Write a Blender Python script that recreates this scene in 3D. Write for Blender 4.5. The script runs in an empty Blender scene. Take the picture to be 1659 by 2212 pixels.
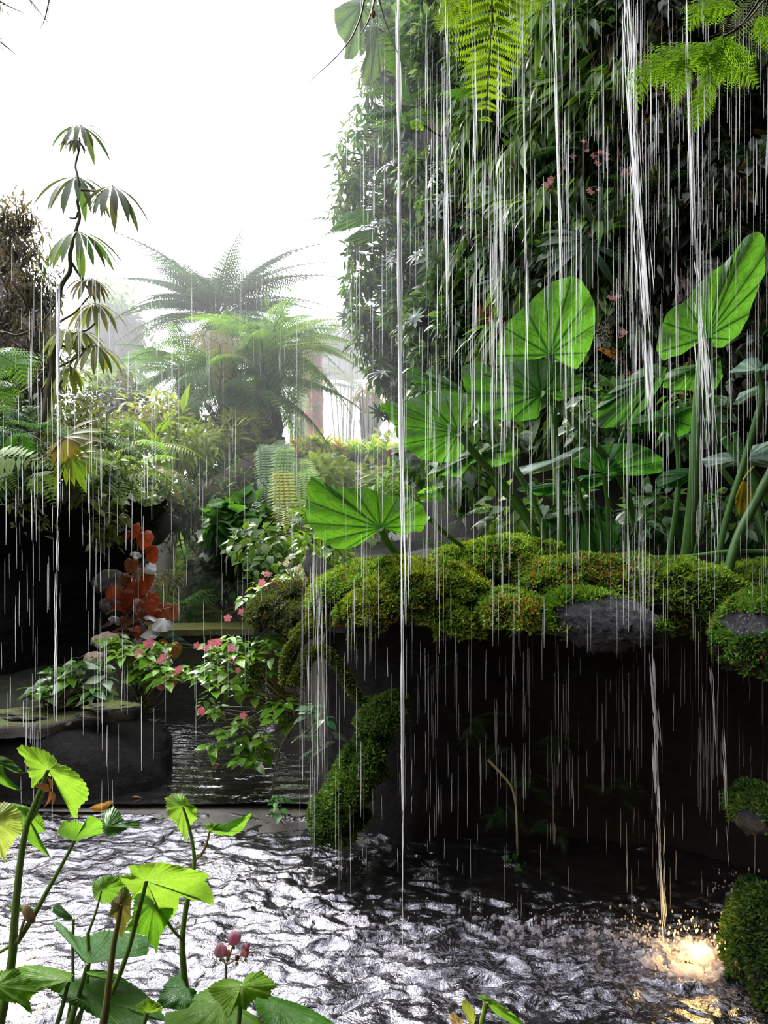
import bpy, bmesh, math, random
import numpy as np
from mathutils import Vector
rng = np.random.default_rng(7)
R = random.Random(5)
sc = bpy.context.scene
COL = sc.collection
# ------------------------------------------------------------------ camera, sky, exposure
F = 1640.0; CX, CY = 829.5, 1106.0; EYE = 1.4
cam = bpy.data.cameras.new('camera'); cam_o = bpy.data.objects.new('camera', cam); COL.objects.link(cam_o)
cam_o.location = (0, 0, EYE); cam_o.rotation_euler = (math.pi/2, 0, 0)
cam.sensor_fit = 'VERTICAL'; cam.sensor_height = 24.0; cam.lens = F/2212*24.0
cam.clip_start = 0.05; cam.clip_end = 200
sc.camera = cam_o
sc.view_settings.view_transform = 'Standard'; sc.view_settings.look = 'None'
sc.view_settings.gamma = 1.0; sc.view_settings.use_curve_mapping = False
sc.view_settings.exposure = 0.3
SKY_HIGH, SKY_BACK = 5.6, 0.3
w = bpy.data.worlds.new('World'); sc.world = w; w.use_nodes = True
nt = w.node_tree; nt.nodes.clear()
tc = nt.nodes.new('ShaderNodeTexCoord'); vm = nt.nodes.new('ShaderNodeVectorMath'); vm.operation = 'DOT_PRODUCT'
vm.inputs[1].default_value = Vector((-0.35, 0.72, 0.60)).normalized()
mr = nt.nodes.new('ShaderNodeMapRange'); mr.inputs[1].default_value = -0.25; mr.inputs[2].default_value = 0.75
mr.inputs[3].default_value = SKY_BACK; mr.inputs[4].default_value = SKY_HIGH
bg = nt.nodes.new('ShaderNodeBackground'); bg.inputs[0].default_value = (0.94, 0.96, 1.0, 1)
wo = nt.nodes.new('ShaderNodeOutputWorld')
nt.links.new(tc.outputs['Generated'], vm.inputs[0]); nt.links.new(vm.outputs['Value'], mr.inputs[0])
nt.links.new(mr.outputs[0], bg.inputs[1]); nt.links.new(bg.outputs[0], wo.inputs[0])
sun = bpy.data.lights.new('sun', 'SUN'); sun.energy = 5.0; sun.angle = math.radians(18); sun.color = (1.0, 0.97, 0.88)
sun_o = bpy.data.objects.new('sun', sun); COL.objects.link(sun_o)
sun_o.rotation_euler = Vector((-0.42, 0.62, 0.66)).to_track_quat('Z', 'Y').to_euler()
sc.cycles.max_bounces = 6; sc.cycles.diffuse_bounces = 3; sc.cycles.glossy_bounces = 2
sc.cycles.transmission_bounces = 3; sc.cycles.transparent_max_bounces = 10; sc.cycles.volume_bounces = 0
sc.cycles.sample_clamp_indirect = 6.0
sc.cycles.denoising_prefilter = 'FAST'; sc.cycles.use_adaptive_sampling = True; sc.cycles.adaptive_threshold = 0.03

# ------------------------------------------------------------------ helpers
def P(px, py, D):
    return np.array([(px-CX)/F*D, D, EYE-(py-CY)/F*D])
def unit(v):
    v = np.asarray(v, float); return v/np.maximum(np.linalg.norm(v, axis=-1, keepdims=True), 1e-9)
def _h(ix, iy, iz, s):
    n = (ix.astype(np.int64)*374761393 + iy.astype(np.int64)*668265263 + iz.astype(np.int64)*2147483647 + s*1274126177) & 0xffffffff
    n = ((n ^ (n >> 13))*1274126177) & 0xffffffff
    return ((n ^ (n >> 16)) & 0xffff)/65535.0
def vnoise(p, s=0):
    p = np.asarray(p, float); i = np.floor(p).astype(np.int64); f = p-i; f = f*f*(3-2*f); o = 0
    for a in (0, 1):
        for b in (0, 1):
            for c in (0, 1):
                wgt = (f[:, 0] if a else 1-f[:, 0])*(f[:, 1] if b else 1-f[:, 1])*(f[:, 2] if c else 1-f[:, 2])
                o = o+wgt*_h(i[:, 0]+a, i[:, 1]+b, i[:, 2]+c, s)
    return o*2-1
def fbm(p, s=0, o=4):
    p = np.asarray(p, float); r = 0; a = 1.0; t = 0
    for k in range(o):
        r = r+a*vnoise(p*2**k, s+k); t += a; a *= 0.5
    return r/t

class MB:
    def __init__(self): self.v = []; self.f = []; self.c = []; self.uv = []; self.n = 0
    def add(self, v, f, c=(1, 1, 1), uv=None):
        v = np.asarray(v, float).reshape(-1, 3); f = np.asarray(f, np.int64)
        if f.shape[1] == 3: f = np.hstack([f, -np.ones((len(f), 1), np.int64)-self.n])
        self.v.append(v); self.f.append(np.where(f < 0, -1, f+self.n))
        c = np.asarray(c, float); self.c.append(np.broadcast_to(c, (len(v), 3)))
        self.uv.append(None if uv is None else np.asarray(uv, float)); self.n += len(v)
    def mesh(self, name, off=(0, 0, 0), smooth=True):
        V = np.vstack(self.v)-np.asarray(off, float); Fc = np.vstack(self.f); C = np.vstack(self.c); U = np.vstack([np.zeros((len(a_), 2)) if b_ is None else b_ for a_, b_ in zip(self.v, self.uv)]) if any(b_ is not None for b_ in self.uv) else np.zeros(1)
        tri = Fc[:, 3] < 0; cnt = np.where(tri, 3, 4)
        li = Fc.reshape(-1); li = li[li >= 0]
        me = bpy.data.meshes.new(name)
        me.vertices.add(len(V)); me.vertices.foreach_set('co', V.ravel())
        me.loops.add(len(li)); me.loops.foreach_set('vertex_index', li.astype(np.int32))
        me.polygons.add(len(Fc)); st = np.concatenate([[0], np.cumsum(cnt)[:-1]])
        me.polygons.foreach_set('loop_start', st.astype(np.int32))
        me.polygons.foreach_set('use_smooth', np.full(len(Fc), smooth))
        at = me.color_attributes.new('Col', 'BYTE_COLOR', 'POINT')
        at.data.foreach_set('color', np.hstack([C, np.ones((len(C), 1))]).ravel().astype(np.float32))
        if np.any(U):
            ul = me.uv_layers.new(name='UVMap'); ul.data.foreach_set('uv', U[li].ravel().astype(np.float32))
        me.update(calc_edges=True); return me

def setp(o, label=None, cat=None, group=None, kind=None):
    if label: o['label'] = label
    if cat: o['category'] = cat
    if group: o['group'] = group
    if kind: o['kind'] = kind
    return o
def thing(name, label, cat, loc, group=None):
    o = bpy.data.objects.new(name, None); COL.objects.link(o); o.location = tuple(float(a) for a in loc)
    o.empty_display_size = 0.05
    return setp(o, label, cat, group)
def part(parent, name, mb, m, label=None, root=None, smooth=True):
    r = root or parent
    while r.parent: r = r.parent
    me = mb.mesh(name, tuple(r.location), smooth); me.materials.append(m)
    o = bpy.data.objects.new(name, me); COL.objects.link(o); o.parent = parent
    if label: o['label'] = label
    return o
def solo(name, mb, m, label=None, cat=None, group=None, kind=None, loc=(0, 0, 0), smooth=True):
    me = mb.mesh(name, loc, smooth); me.materials.append(m)
    o = bpy.data.objects.new(name, me); COL.objects.link(o); o.location = tuple(float(a) for a in loc)
    return setp(o, label, cat, group, kind)
def dup(root, loc, label=None, group=None, scale=1.0, rotz=0.0):
    r = root.copy(); COL.objects.link(r); r.location = tuple(float(a) for a in loc); r.scale = (scale,)*3; r.rotation_euler = (0, 0, rotz)
    if label: r['label'] = label
    if group: r['group'] = group
    for ch in list(root.children):
        c = ch.copy(); COL.objects.link(c); c.parent = r
        for g in list(ch.children):
            d = g.copy(); COL.objects.link(d); d.parent = c
    return r

def grid_faces(nu, nv):
    i = np.arange(nu-1)[:, None]*nv+np.arange(nv-1)[None]
    return np.stack([i, i+1, i+nv+1, i+nv], -1).reshape(-1, 4)
def tube(mb, pts, r, col=(1, 1, 1), seg=7, smooth=3, wob=0.0, seed=0):
    pts = np.asarray(pts, float); r = np.broadcast_to(np.asarray(r, float), (len(pts),)) if np.ndim(r) < 1 or len(np.atleast_1d(r)) == len(pts) else np.linspace(r[0], r[-1], len(pts))
    for _ in range(smooth if len(pts) > 2 else 0):
        q = [pts[0]]; rr = [r[0]]
        for a in range(len(pts)-1):
            q += [pts[a]*.75+pts[a+1]*.25, pts[a]*.25+pts[a+1]*.75]; rr += [r[a]*.75+r[a+1]*.25, r[a]*.25+r[a+1]*.75]
        q.append(pts[-1]); rr.append(r[-1]); pts = np.array(q); r = np.array(rr)
        if len(pts) > 60: break
    if wob: pts = pts+wob*np.stack([fbm(pts*6, seed+k) for k in range(3)], -1)
    t = unit(np.gradient(pts, axis=0)); ref = np.array([0.3, 0.9, 0.1]) if abs(t[0] @ np.array([0, 0, 1])) > .8 else np.array([0, 0, 1.])
    a = unit(np.cross(t, ref)); b = np.cross(t, a); an = np.arange(seg)/seg*2*math.pi
    V = pts[:, None]+r[:, None, None]*(a[:, None]*np.cos(an)[None, :, None]+b[:, None]*np.sin(an)[None, :, None])
    n = len(pts); i = np.arange(n-1)[:, None]*seg; j = np.arange(seg)[None]; k = (j+1) % seg
    f = np.stack([i+j, i+k, i+seg+k, i+seg+j], -1).reshape(-1, 4)
    mb.add(V.reshape(-1, 3), f, col)
    mb.add(np.vstack([pts[0], V[0]]), [[0, q+1, (q+1) % seg+1] for q in range(seg)], col)
    mb.add(np.vstack([pts[-1], V[-1]]), [[0, (q+1) % seg+1, q+1] for q in range(seg)], col)

# leaf templates: axis +X, width Y, normal Z
def leafT(w=.4, n=5, fold=.12, droop=.25, peak=.4, tip=1.0):
    t = np.linspace(0, 1, n+1); wd = w/2*np.clip(np.sin(math.pi*t**(math.log(.5)/math.log(peak))), 0, 1)**tip
    wd[0] = .012; wd[-1] = .004
    x = t*(1-.12*droop*t); z = -droop*t*t
    V = np.stack([np.stack([x, -wd, z+fold*wd*2], -1), np.stack([x, 0*t, z], -1), np.stack([x, wd, z+fold*wd*2], -1)], 1).reshape(-1, 3)
    C = np.tile([1, .8, 1], n+1)
    return V, grid_faces(n+1, 3), C
def mergeT(parts):
    V = []; Fs = []; C = []; n = 0
    for v, f, c in parts: V.append(v); Fs.append(f+n); C.append(c); n += len(v)
    return np.vstack(V), np.vstack(Fs), np.concatenate(C)
def frames(d, up):
    x = unit(d); y = unit(np.cross(up, x)); z = np.cross(x, y); return np.stack([x, y, z], -1)
def xfT(T, pos, d, up, s):
    M = frames(np.array([d], float), np.array([up], float))[0]; return (T[0]*s) @ M.T+pos, T[1], T[2]
def inst(mb, T, pos, d, up, s, col):
    pos = np.atleast_2d(pos); N = len(pos); M = frames(np.atleast_2d(d), np.atleast_2d(up))
    s = np.asarray(s, float); s = np.broadcast_to(s.reshape(-1, 1) if s.ndim == 1 else s, (N, 3)) if s.ndim else np.full((N, 3), s)
    V = np.einsum('nij,nvj->nvi', M, T[0][None]*s[:, None])+pos[:, None]
    n = len(T[0]); f = (T[1][None]+(np.arange(N)*n)[:, None, None]).reshape(-1, 4)
    C = np.broadcast_to(np.atleast_2d(col), (N, 3))[:, None]*T[2][None, :, None]
    mb.add(V.reshape(-1, 3), f, C.reshape(-1, 3))
def frondT(npair=16, w=.28, droop=.35, pw=.2, bip=False, n2=9, up=.0, ang=65, taper=.9, start=.06, leafn=2):
    """pinnate frond of unit length; w = half width"""
    parts = []
    def rach(t): return np.array([t*(1-.25*droop*t), 0, up*t-droop*t**2])
    tt = np.linspace(0, 1, 9); pts = np.array([rach(t) for t in tt]); m = MB(); tube(m, pts, np.linspace(.008, .002, 9), seg=3, smooth=0)
    fv = m.f[0]; parts.append((m.v[0], fv, np.full(len(m.v[0]), .45)))
    base = leafT(pw, 3 if leafn > 1 else 2, .1, .25, .3)
    if bip:
        sub = ML; sp = []
        for k in range(n2):
            t = (k+.5)/n2; L = .30*(math.sin(math.pi*min(1, t*.62+.38))**.8+.12)*(1-t*.3)
            for sg in (-1, 1):
                sp.append(xfT(sub, np.array([t, 0, -.18*t*t]), (math.cos(math.radians(62)), sg*math.sin(math.radians(62)), -.15), (0, 0, 1), L*pw/.2))
        base = mergeT(sp)
    for k in range(npair):
        t = start+(1-start)*(k+.5)/npair
        prof = min(1, (t/.35))**.6*(1-max(0, (t-.35)/.65))**taper+.04
        p = rach(t); p2 = rach(min(1, t+.02)); tg = unit(p2-p)
        for sg in (-1, 1):
            a = math.radians(ang+R.uniform(-4, 4)); d = tg*math.cos(a)+np.array([0, sg*math.sin(a), -.12+R.uniform(-.06, .06)])
            parts.append(xfT(base, p, d, (0, 0, 1), w*prof*R.uniform(.94, 1.06)))
    return mergeT(parts)
def palmT(n=11, w=.17, droop=.5, spread=150):
    parts = []; L = leafT(w, 6, .12, droop, .6, .8)
    for k in range(n):
        a = math.radians((k/(n-1)-.5)*2*spread); s = R.uniform(.85, 1.0)*(1-.15*abs(k/(n-1)-.5))
        parts.append(xfT(L, (0, 0, 0), (math.cos(a), math.sin(a), .12+R.uniform(-.1, .1)), (0, 0, 1), s))
    return mergeT(parts)
ML = (np.array([[0, 0, 0], [.5, -.2, .04], [1, 0, -.2], [.5, .2, .04]], float), np.array([[0, 1, 2, 3]]), np.array([.8, 1, 1.05, 1]))
L_OVAL = leafT(.42, 3, .12, .18, .42); L_LONG = leafT(.24, 4, .12, .35, .4); L_GRASS = leafT(.05, 5, .1, .6, .3)
L_OVATE = leafT(.55, 4, .1, .22, .36); L_TINY = leafT(.5, 2, .05, .1, .4); L_HEART = leafT(.85, 4, .1, .2, .3, .8)
FR_FINE = frondT(15, .26, .35, .15, True, 8); FR_TREE = frondT(20, .24, .42, .13, True, 9); FR_SIMPLE = frondT(20, .16, .45, .2)
FR_BOLD = frondT(11, .36, .25, .26, True, 8, start=.1); FR_LADDER = frondT(24, .10, .12, .3, ang=82); FR_BROAD = frondT(10, .34, .45, .3, start=.08)
PALM = palmT(); PALM2 = palmT(9, .24, .35, 120)

# ------------------------------------------------------------------ materials
def newmat(name):
    m = bpy.data.materials.new(name); m.use_nodes = True; m.node_tree.nodes.clear(); return m, m.node_tree
def N(t, typ, **kw):
    n = t.nodes.new(typ)
    for k, v in kw.items(): setattr(n, k, v)
    return n
def math_(t, op, a, b=None, c=None, clamp=False):
    n = t.nodes.new('ShaderNodeMath'); n.operation = op; n.use_clamp = clamp
    for i, x in enumerate((a, b, c)):
        if x is None: continue
        if isinstance(x, (int, float)): n.inputs[i].default_value = x
        else: t.links.new(x, n.inputs[i])
    return n.outputs[0]
def mixc(t, fac, a, b, mode='MIX'):
    n = t.nodes.new('ShaderNodeMix'); n.data_type = 'RGBA'; n.blend_type = mode
    for i, x in ((0, fac), (6, a), (7, b)):
        if isinstance(x, (int, float)): n.inputs[i].default_value = x
        elif isinstance(x, tuple): n.inputs[i].default_value = (*x, 1) if len(x) == 3 else x
        else: t.links.new(x, n.inputs[i])
    return n.outputs[2]
def noise(t, scale, detail=4, rough=.6, vec=None, out=0, dist=0):
    n = t.nodes.new('ShaderNodeTexNoise'); n.inputs['Scale'].default_value = scale; n.inputs['Detail'].default_value = detail
    n.inputs['Roughness'].default_value = rough; n.inputs['Distortion'].default_value = dist
    if vec is not None: t.links.new(vec, n.inputs['Vector'])
    return n.outputs[out]
def objco(t): return t.nodes.new('ShaderNodeTexCoord').outputs['Object']
def maprange(t, v, a, b, c=0., d=1.):
    n = t.nodes.new('ShaderNodeMapRange'); t.links.new(v, n.inputs[0])
    for i, x in enumerate((a, b, c, d)): n.inputs[i+1].default_value = x
    return n.outputs[0]
def bump(t, h, s=.4, d=.01):
    n = t.nodes.new('ShaderNodeBump'); n.inputs['Strength'].default_value = s; n.inputs['Distance'].default_value = d
    t.links.new(h, n.inputs['Height']); return n.outputs[0]
def leafmat(name, trans=.5, rough=.38, tcol=(1.25, 1.15, .5), spec=.5, veins=None):
    m, t = newmat(name); at = N(t, 'ShaderNodeAttribute', attribute_name='Col').outputs['Color']
    c = mixc(t, maprange(t, noise(t, 35, 3, .6, objco(t)), .3, .7), mixc(t, 1.0, at, (.72, .78, .7), 'MULTIPLY'), at)
    nrm = None
    if veins:
        vcol, tvcol, w1, w2, bl = veins
        uv = N(t, 'ShaderNodeUVMap', uv_map='UVMap').outputs[0]; sp = N(t, 'ShaderNodeSeparateXYZ'); t.links.new(uv, sp.inputs[0])
        ph, r = sp.outputs[0], sp.outputs[1]
        q = math_(t, 'MULTIPLY', math_(t, 'ABSOLUTE', math_(t, 'SUBTRACT', math_(t, 'FRACT', math_(t, 'ADD', ph, .5)), .5)), 2)   # 0 at vein
        wob = math_(t, 'MULTIPLY', math_(t, 'SUBTRACT', noise(t, 14, 2, .5, objco(t)), .5), .10)
        d = math_(t, 'MULTIPLY', math_(t, 'ADD', q, wob), math_(t, 'ADD', r, .02))
        wd = math_(t, 'MULTIPLY_ADD', math_(t, 'SUBTRACT', 1, r), w1, w1*.35)
        main = math_(t, 'SUBTRACT', 1, math_(t, 'DIVIDE', d, wd), clamp=True)
        s = math_(t, 'FRACT', math_(t, 'ADD', math_(t, 'MULTIPLY_ADD', q, -1.6, 10), math_(t, 'MULTIPLY', r, 5.5)))
        sec = math_(t, 'SUBTRACT', 1, math_(t, 'DIVIDE', math_(t, 'MULTIPLY', math_(t, 'ABSOLUTE', math_(t, 'SUBTRACT', s, .5)), r), w2), clamp=True)
        vo = N(t, 'ShaderNodeTexVoronoi', feature='DISTANCE_TO_EDGE'); vo.inputs['Scale'].default_value = bl; t.links.new(objco(t), vo.inputs['Vector'])
        cell = math_(t, 'MULTIPLY', maprange(t, vo.outputs[0], .0, .08, 1, 0), .3)
        vf = math_(t, 'MAXIMUM', math_(t, 'MAXIMUM', main, math_(t, 'MULTIPLY', sec, .6)), cell)
        blotch = maprange(t, noise(t, 9, 4, .65, objco(t)), .35, .68)
        c = mixc(t, math_(t, 'MULTIPLY', blotch, .55), c, mixc(t, 1.0, c, (.55, .68, .5), 'MULTIPLY'))
        cs = mixc(t, vf, c, mixc(t, 1.0, c, vcol, 'MULTIPLY')); ct = mixc(t, vf, mixc(t, 1.0, c, tcol, 'MULTIPLY'), mixc(t, 1.0, c, tvcol, 'MULTIPLY'))
        nrm = bump(t, vf, .35, .004)
    else:
        cs = c; ct = mixc(t, 1.0, c, tcol, 'MULTIPLY')
    pb = N(t, 'ShaderNodeBsdfPrincipled'); t.links.new(cs, pb.inputs['Base Color']); pb.inputs['Roughness'].default_value = rough
    pb.inputs['Specular IOR Level'].default_value = spec
    tr = N(t, 'ShaderNodeBsdfTranslucent'); t.links.new(ct, tr.inputs['Color'])
    if nrm is not None: t.links.new(nrm, pb.inputs['Normal'])
    mx = N(t, 'ShaderNodeMixShader'); mx.inputs[0].default_value = trans; t.links.new(pb.outputs[0], mx.inputs[1]); t.links.new(tr.outputs[0], mx.inputs[2])
    o = N(t, 'ShaderNodeOutputMaterial'); t.links.new(mx.outputs[0], o.inputs[0]); return m
def rockmat(name, c1, c2, rough=.6, wet=.5, moss=0, scale=4, mosscol=(.07, .11, .02), spec=.5):
    m, t = newmat(name); oc = objco(t)
    n1 = noise(t, scale, 8, .65, oc); c = mixc(t, maprange(t, n1, .3, .7), c1, c2)
    at = N(t, 'ShaderNodeAttribute', attribute_name='Col').outputs['Color']; c = mixc(t, 1.0, c, at, 'MULTIPLY')
    if moss:
        gn = N(t, 'ShaderNodeNewGeometry').outputs['Normal']; sp = N(t, 'ShaderNodeSeparateXYZ'); t.links.new(gn, sp.inputs[0])
        k = maprange(t, math_(t, 'ADD', sp.outputs[2], math_(t, 'MULTIPLY', math_(t, 'SUBTRACT', noise(t, scale*2.2, 5, .7, oc), .5), 2.4)), 1-moss, 1.3-moss)
        c = mixc(t, k, c, mosscol)
    pb = N(t, 'ShaderNodeBsdfPrincipled'); t.links.new(c, pb.inputs['Base Color']); pb.inputs['Specular IOR Level'].default_value = spec
    t.links.new(maprange(t, noise(t, scale*3, 4, .6, oc), .35, .65, rough-wet*.5, rough+.1), pb.inputs['Roughness'])
    t.links.new(bump(t, noise(t, scale*5, 8, .7, oc), .8, .03), pb.inputs['Normal'])
    o = N(t, 'ShaderNodeOutputMaterial'); t.links.new(pb.outputs[0], o.inputs[0]); return m
M_LEAF = leafmat('leaf'); M_LEAF_GLOSS = leafmat('glossy_leaf', .35, .22, spec=.7)
M_FERN = leafmat('fern_leaf', .5, .5); M_MOSS = leafmat('moss', .3, .75, (1.1, 1.1, .5), .2)
M_COLO = leafmat('elephant_ear_leaf', .66, .42, (1.15, 1.1, .6), .3, ((.4, .5, .6), (.06, .16, .2), .2, .075, 60))
M_BEG = leafmat('begonia_leaf', .6, .4, (1.1, 1.05, .5), .35, ((2.3, 1.7, 2.4), (1.7, 1.35, 2.6), .045, .022, 150))
M_RED = leafmat('red_leaf', .5, .35, (1.1, .9, .8), .6, ((.6, .5, .5), (.3, .25, .3), .12, .05, 60))
M_STEM = leafmat('stem', .15, .4, (1, 1, .6), .5)
M_PETAL = leafmat('petal', .45, .5, (1.1, .9, .95), .3)
M_WOOD = rockmat('bark', (.035, .024, .016), (.09, .065, .045), .8, .2, .0, 12)
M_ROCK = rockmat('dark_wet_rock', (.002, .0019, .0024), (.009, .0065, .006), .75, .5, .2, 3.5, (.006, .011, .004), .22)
M_ROCKWET = rockmat('shiny_wet_rock', (.010, .010, .013), (.04, .04, .048), .25, .3, 0, 22)
M_SLAB = rockmat('mossy_slab', (.05, .042, .035), (.20, .18, .15), .55, .7, .3, 9, (.12, .16, .03))
M_BOULDER = rockmat('beige_boulder', (.28, .21, .16), (.48, .37, .29), .8, .2, 0, 3)
M_SOIL = rockmat('soil', (.02, .018, .012), (.045, .038, .024), .9, .2, .4, 6, (.014, .022, .008))
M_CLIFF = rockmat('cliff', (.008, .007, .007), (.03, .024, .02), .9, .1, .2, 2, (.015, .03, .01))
M_CONC = rockmat('stained_concrete', (.10, .095, .085), (.2, .18, .15), .7, .4, 0, 5)
M_GREY = rockmat('grey_building', (.07, .07, .085), (.11, .11, .13), .8, .1, 0, 1)
M_HEDGEBASE = rockmat('hedge_base', (.05, .08, .02), (.12, .16, .05), .9, .1, 0, 5)
def water_mat(name, foam, bscale, rough=.06):
    m, t = newmat(name); oc = objco(t)
    at = N(t, 'ShaderNodeAttribute', attribute_name='Col').outputs['Color']; sp = N(t, 'ShaderNodeSeparateColor'); t.links.new(at, sp.inputs[0])
    pb = N(t, 'ShaderNodeBsdfPrincipled'); pb.inputs['IOR'].default_value = 2.1; pb.inputs['Roughness'].default_value = rough
    pb.inputs['Specular IOR Level'].default_value = .9; pb.inputs['Specular Tint'].default_value = (.86, .83, .95, 1)
    n0 = noise(t, bscale*.55, 5, .6, oc, dist=1.2); n1 = math_(t, 'ADD', noise(t, bscale*1.6, 5, .7, oc, dist=.6), math_(t, 'MULTIPLY', math_(t, 'POWER', math_(t, 'ABSOLUTE', math_(t, 'SUBTRACT', n0, .5)), .6), 1.6))
    pb.inputs['Base Color'].default_value = (.012, .011, .010, 1)
    t.links.new(bump(t, n1, .35, .010), pb.inputs['Normal'])
    df = N(t, 'ShaderNodeBsdfPrincipled'); df.inputs['Base Color'].default_value = (.40, .375, .45, 1); df.inputs['Roughness'].default_value = .3
    t.links.new(bump(t, n1, .9, .02), df.inputs['Normal'])
    fk = maprange(t, math_(t, 'ADD', noise(t, 26, 6, .75, oc, dist=2.2), math_(t, 'MULTIPLY', sp.outputs[0], foam)), .72, .95)
    mx = N(t, 'ShaderNodeMixShader'); t.links.new(fk, mx.inputs[0]); t.links.new(pb.outputs[0], mx.inputs[1]); t.links.new(df.outputs[0], mx.inputs[2])
    o = N(t, 'ShaderNodeOutputMaterial'); t.links.new(mx.outputs[0], o.inputs[0]); return m
M_POOL = water_mat('pool_water', .24, 26); M_POND = water_mat('pond_water', 0, 3, .02)
def streammat(name, col, tr, trn=.5):
    m, t = newmat(name)
    d = N(t, 'ShaderNodeBsdfPrincipled'); d.inputs['Base Color'].default_value = (*col, 1); d.inputs['Roughness'].default_value = .12
    tl = N(t, 'ShaderNodeBsdfTranslucent'); tl.inputs[0].default_value = (*col, 1)
    m1 = N(t, 'ShaderNodeMixShader'); m1.inputs[0].default_value = trn; t.links.new(d.outputs[0], m1.inputs[1]); t.links.new(tl.outputs[0], m1.inputs[2])
    tp = N(t, 'ShaderNodeBsdfTransparent'); mx = N(t, 'ShaderNodeMixShader'); t.links.new(m1.outputs[0], mx.inputs[2]); t.links.new(tp.outputs[0], mx.inputs[1])
    mx.inputs[0].default_value = tr
    o = N(t, 'ShaderNodeOutputMaterial'); t.links.new(mx.outputs[0], o.inputs[0]); return m
M_STREAM = streammat('stream_water', (.98, .98, 1), .7, .65); M_RAIN = streammat('drip_water', (.98, .98, 1), .55, .65)
M_SPLASH = streammat('splash_water', (.85, .8, .85), .36, .6)
def plain(name, col, rough=.6, emit=None, es=0, metal=0):
    m, t = newmat(name); pb = N(t, 'ShaderNodeBsdfPrincipled'); oc = objco(t)
    c = mixc(t, maprange(t, noise(t, 18, 3, .6, oc), .3, .7), tuple(a*.85 for a in col), col); t.links.new(c, pb.inputs['Base Color'])
    pb.inputs['Roughness'].default_value = rough; pb.inputs['Metallic'].default_value = metal
    if emit: pb.inputs['Emission Color'].default_value = (*emit, 1); pb.inputs['Emission Strength'].default_value = es
    o = N(t, 'ShaderNodeOutputMaterial'); t.links.new(pb.outputs[0], o.inputs[0]); return m

# ------------------------------------------------------------------ structure
def sstep(a, b, x):
    t = np.clip((x-a)/(b-a), 0, 1); return t*t*(3-2*t)
def H(x, y):
    z = np.full_like(x, -.35)
    z = np.maximum(z, -.35+.7*sstep(1.75, 1.35, y))                                  # near bank
    gar = .15+.35*sstep(6.6, 8, y)+.5*sstep(8, 14, y); z = z+(gar+.35)*sstep(6.0, 6.5, y)
    xl = -1.12-.33*(y-3.6)                                                            # left bank of pond
    xt = np.interp(y, [4.6, 5.4, 5.9, 7.2, 9.5], [-3.1, -2.3, -2.1, -2.6, -3.6]); z = z+(1.62-z)*sstep(xt, xt-.25, x)*sstep(4.7, 5.0, y)*sstep(11, 9.5, y)
    z = np.maximum(z, -.35+.68*sstep(xl+.05, xl-.15, x)*sstep(3.9, 4.1, y))
    xr = np.interp(y, [0, 2.4, 3.0, 3.25, 3.3, 3.6, 5, 6.2, 8, 10, 13], [1.75, 1.75, 1.7, 1.2, .0, -.25, -.55, -.95, -.3, .1, .8])
    pl = 1.07+.12*fbm(np.stack([x*1.5, y*1.5, 0*x], -1), 3)
    z = z+(pl-z)*sstep(xr-.12, xr+.28, x)*sstep(1.2, 2.2, y)*np.maximum(sstep(3.5, 3.62, y), sstep(2.0, 2.12, x))
    return z
def near(a, b, n): return np.linspace(a, b, n)
gx = np.concatenate([near(-30, -4, 20)[:-1], near(-4, 4, 170)[:-1], near(4, 30, 20)]); gy = np.concatenate([near(-4, 1, 12)[:-1], near(1, 9, 170)[:-1], near(9, 60, 50)])
X, Y = np.meshgrid(gx, gy, indexing='ij'); xx, yy = X.ravel(), Y.ravel(); zz = H(xx, yy)
zz = zz+.05*fbm(np.stack([xx*3, yy*3, 0*xx], -1), 11)
m = MB(); m.add(np.stack([xx, yy, zz], -1), grid_faces(len(gx), len(gy))); solo('ground', m, M_SOIL, kind='structure')

def wall_surface(name, plan, z0, z1, amp, mat_, seed, prof=None, n=160, nz=110, fr=1.6, label=None):
    plan = np.array(plan, float); L = np.concatenate([[0], np.cumsum(np.linalg.norm(np.diff(plan, axis=0), axis=1))])
    s = np.linspace(0, L[-1], n); px = np.interp(s, L, plan[:, 0]); py = np.interp(s, L, plan[:, 1])
    k = np.ones(9)/9; px = np.convolve(np.pad(px, 4, 'edge'), k, 'valid'); py = np.convolve(np.pad(py, 4, 'edge'), k, 'valid')
    t = unit(np.stack([np.gradient(px), np.gradient(py)], -1)); nn = np.stack([t[:, 1], -t[:, 0]], -1)   # outward to viewer side (right of travel)
    z = np.linspace(z0, z1, nz); S, Z = np.meshgrid(np.arange(n), z, indexing='ij')
    base = np.stack([px[S], py[S], Z], -1).reshape(-1, 3)
    off = amp*fbm(base*fr, seed, 5)+.3*amp*np.abs(fbm(base*fr*4, seed+9, 3))
    if prof is not None: off = off+prof(Z.ravel())
    V = base.copy(); V[:, :2] += nn[S.ravel()]*off[:, None]
    V[:, 2] += .16*fbm(V*np.array([2.2, 2.2, 0]), seed+20, 3)*((Z.ravel()-z0)/(z1-z0))**3
    m = MB(); m.add(V, grid_faces(n, nz)); return solo(name, m, mat_, kind='structure')
# rock face under the mossy ledge: recess in the middle, lip at the top
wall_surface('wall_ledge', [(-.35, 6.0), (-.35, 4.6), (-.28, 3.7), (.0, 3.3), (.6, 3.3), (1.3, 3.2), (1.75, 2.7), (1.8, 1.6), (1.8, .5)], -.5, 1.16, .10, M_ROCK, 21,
             prof=lambda z: .16*sstep(.75, 1.1, z)+.10*sstep(.25, -.1, z)-.04)
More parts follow.
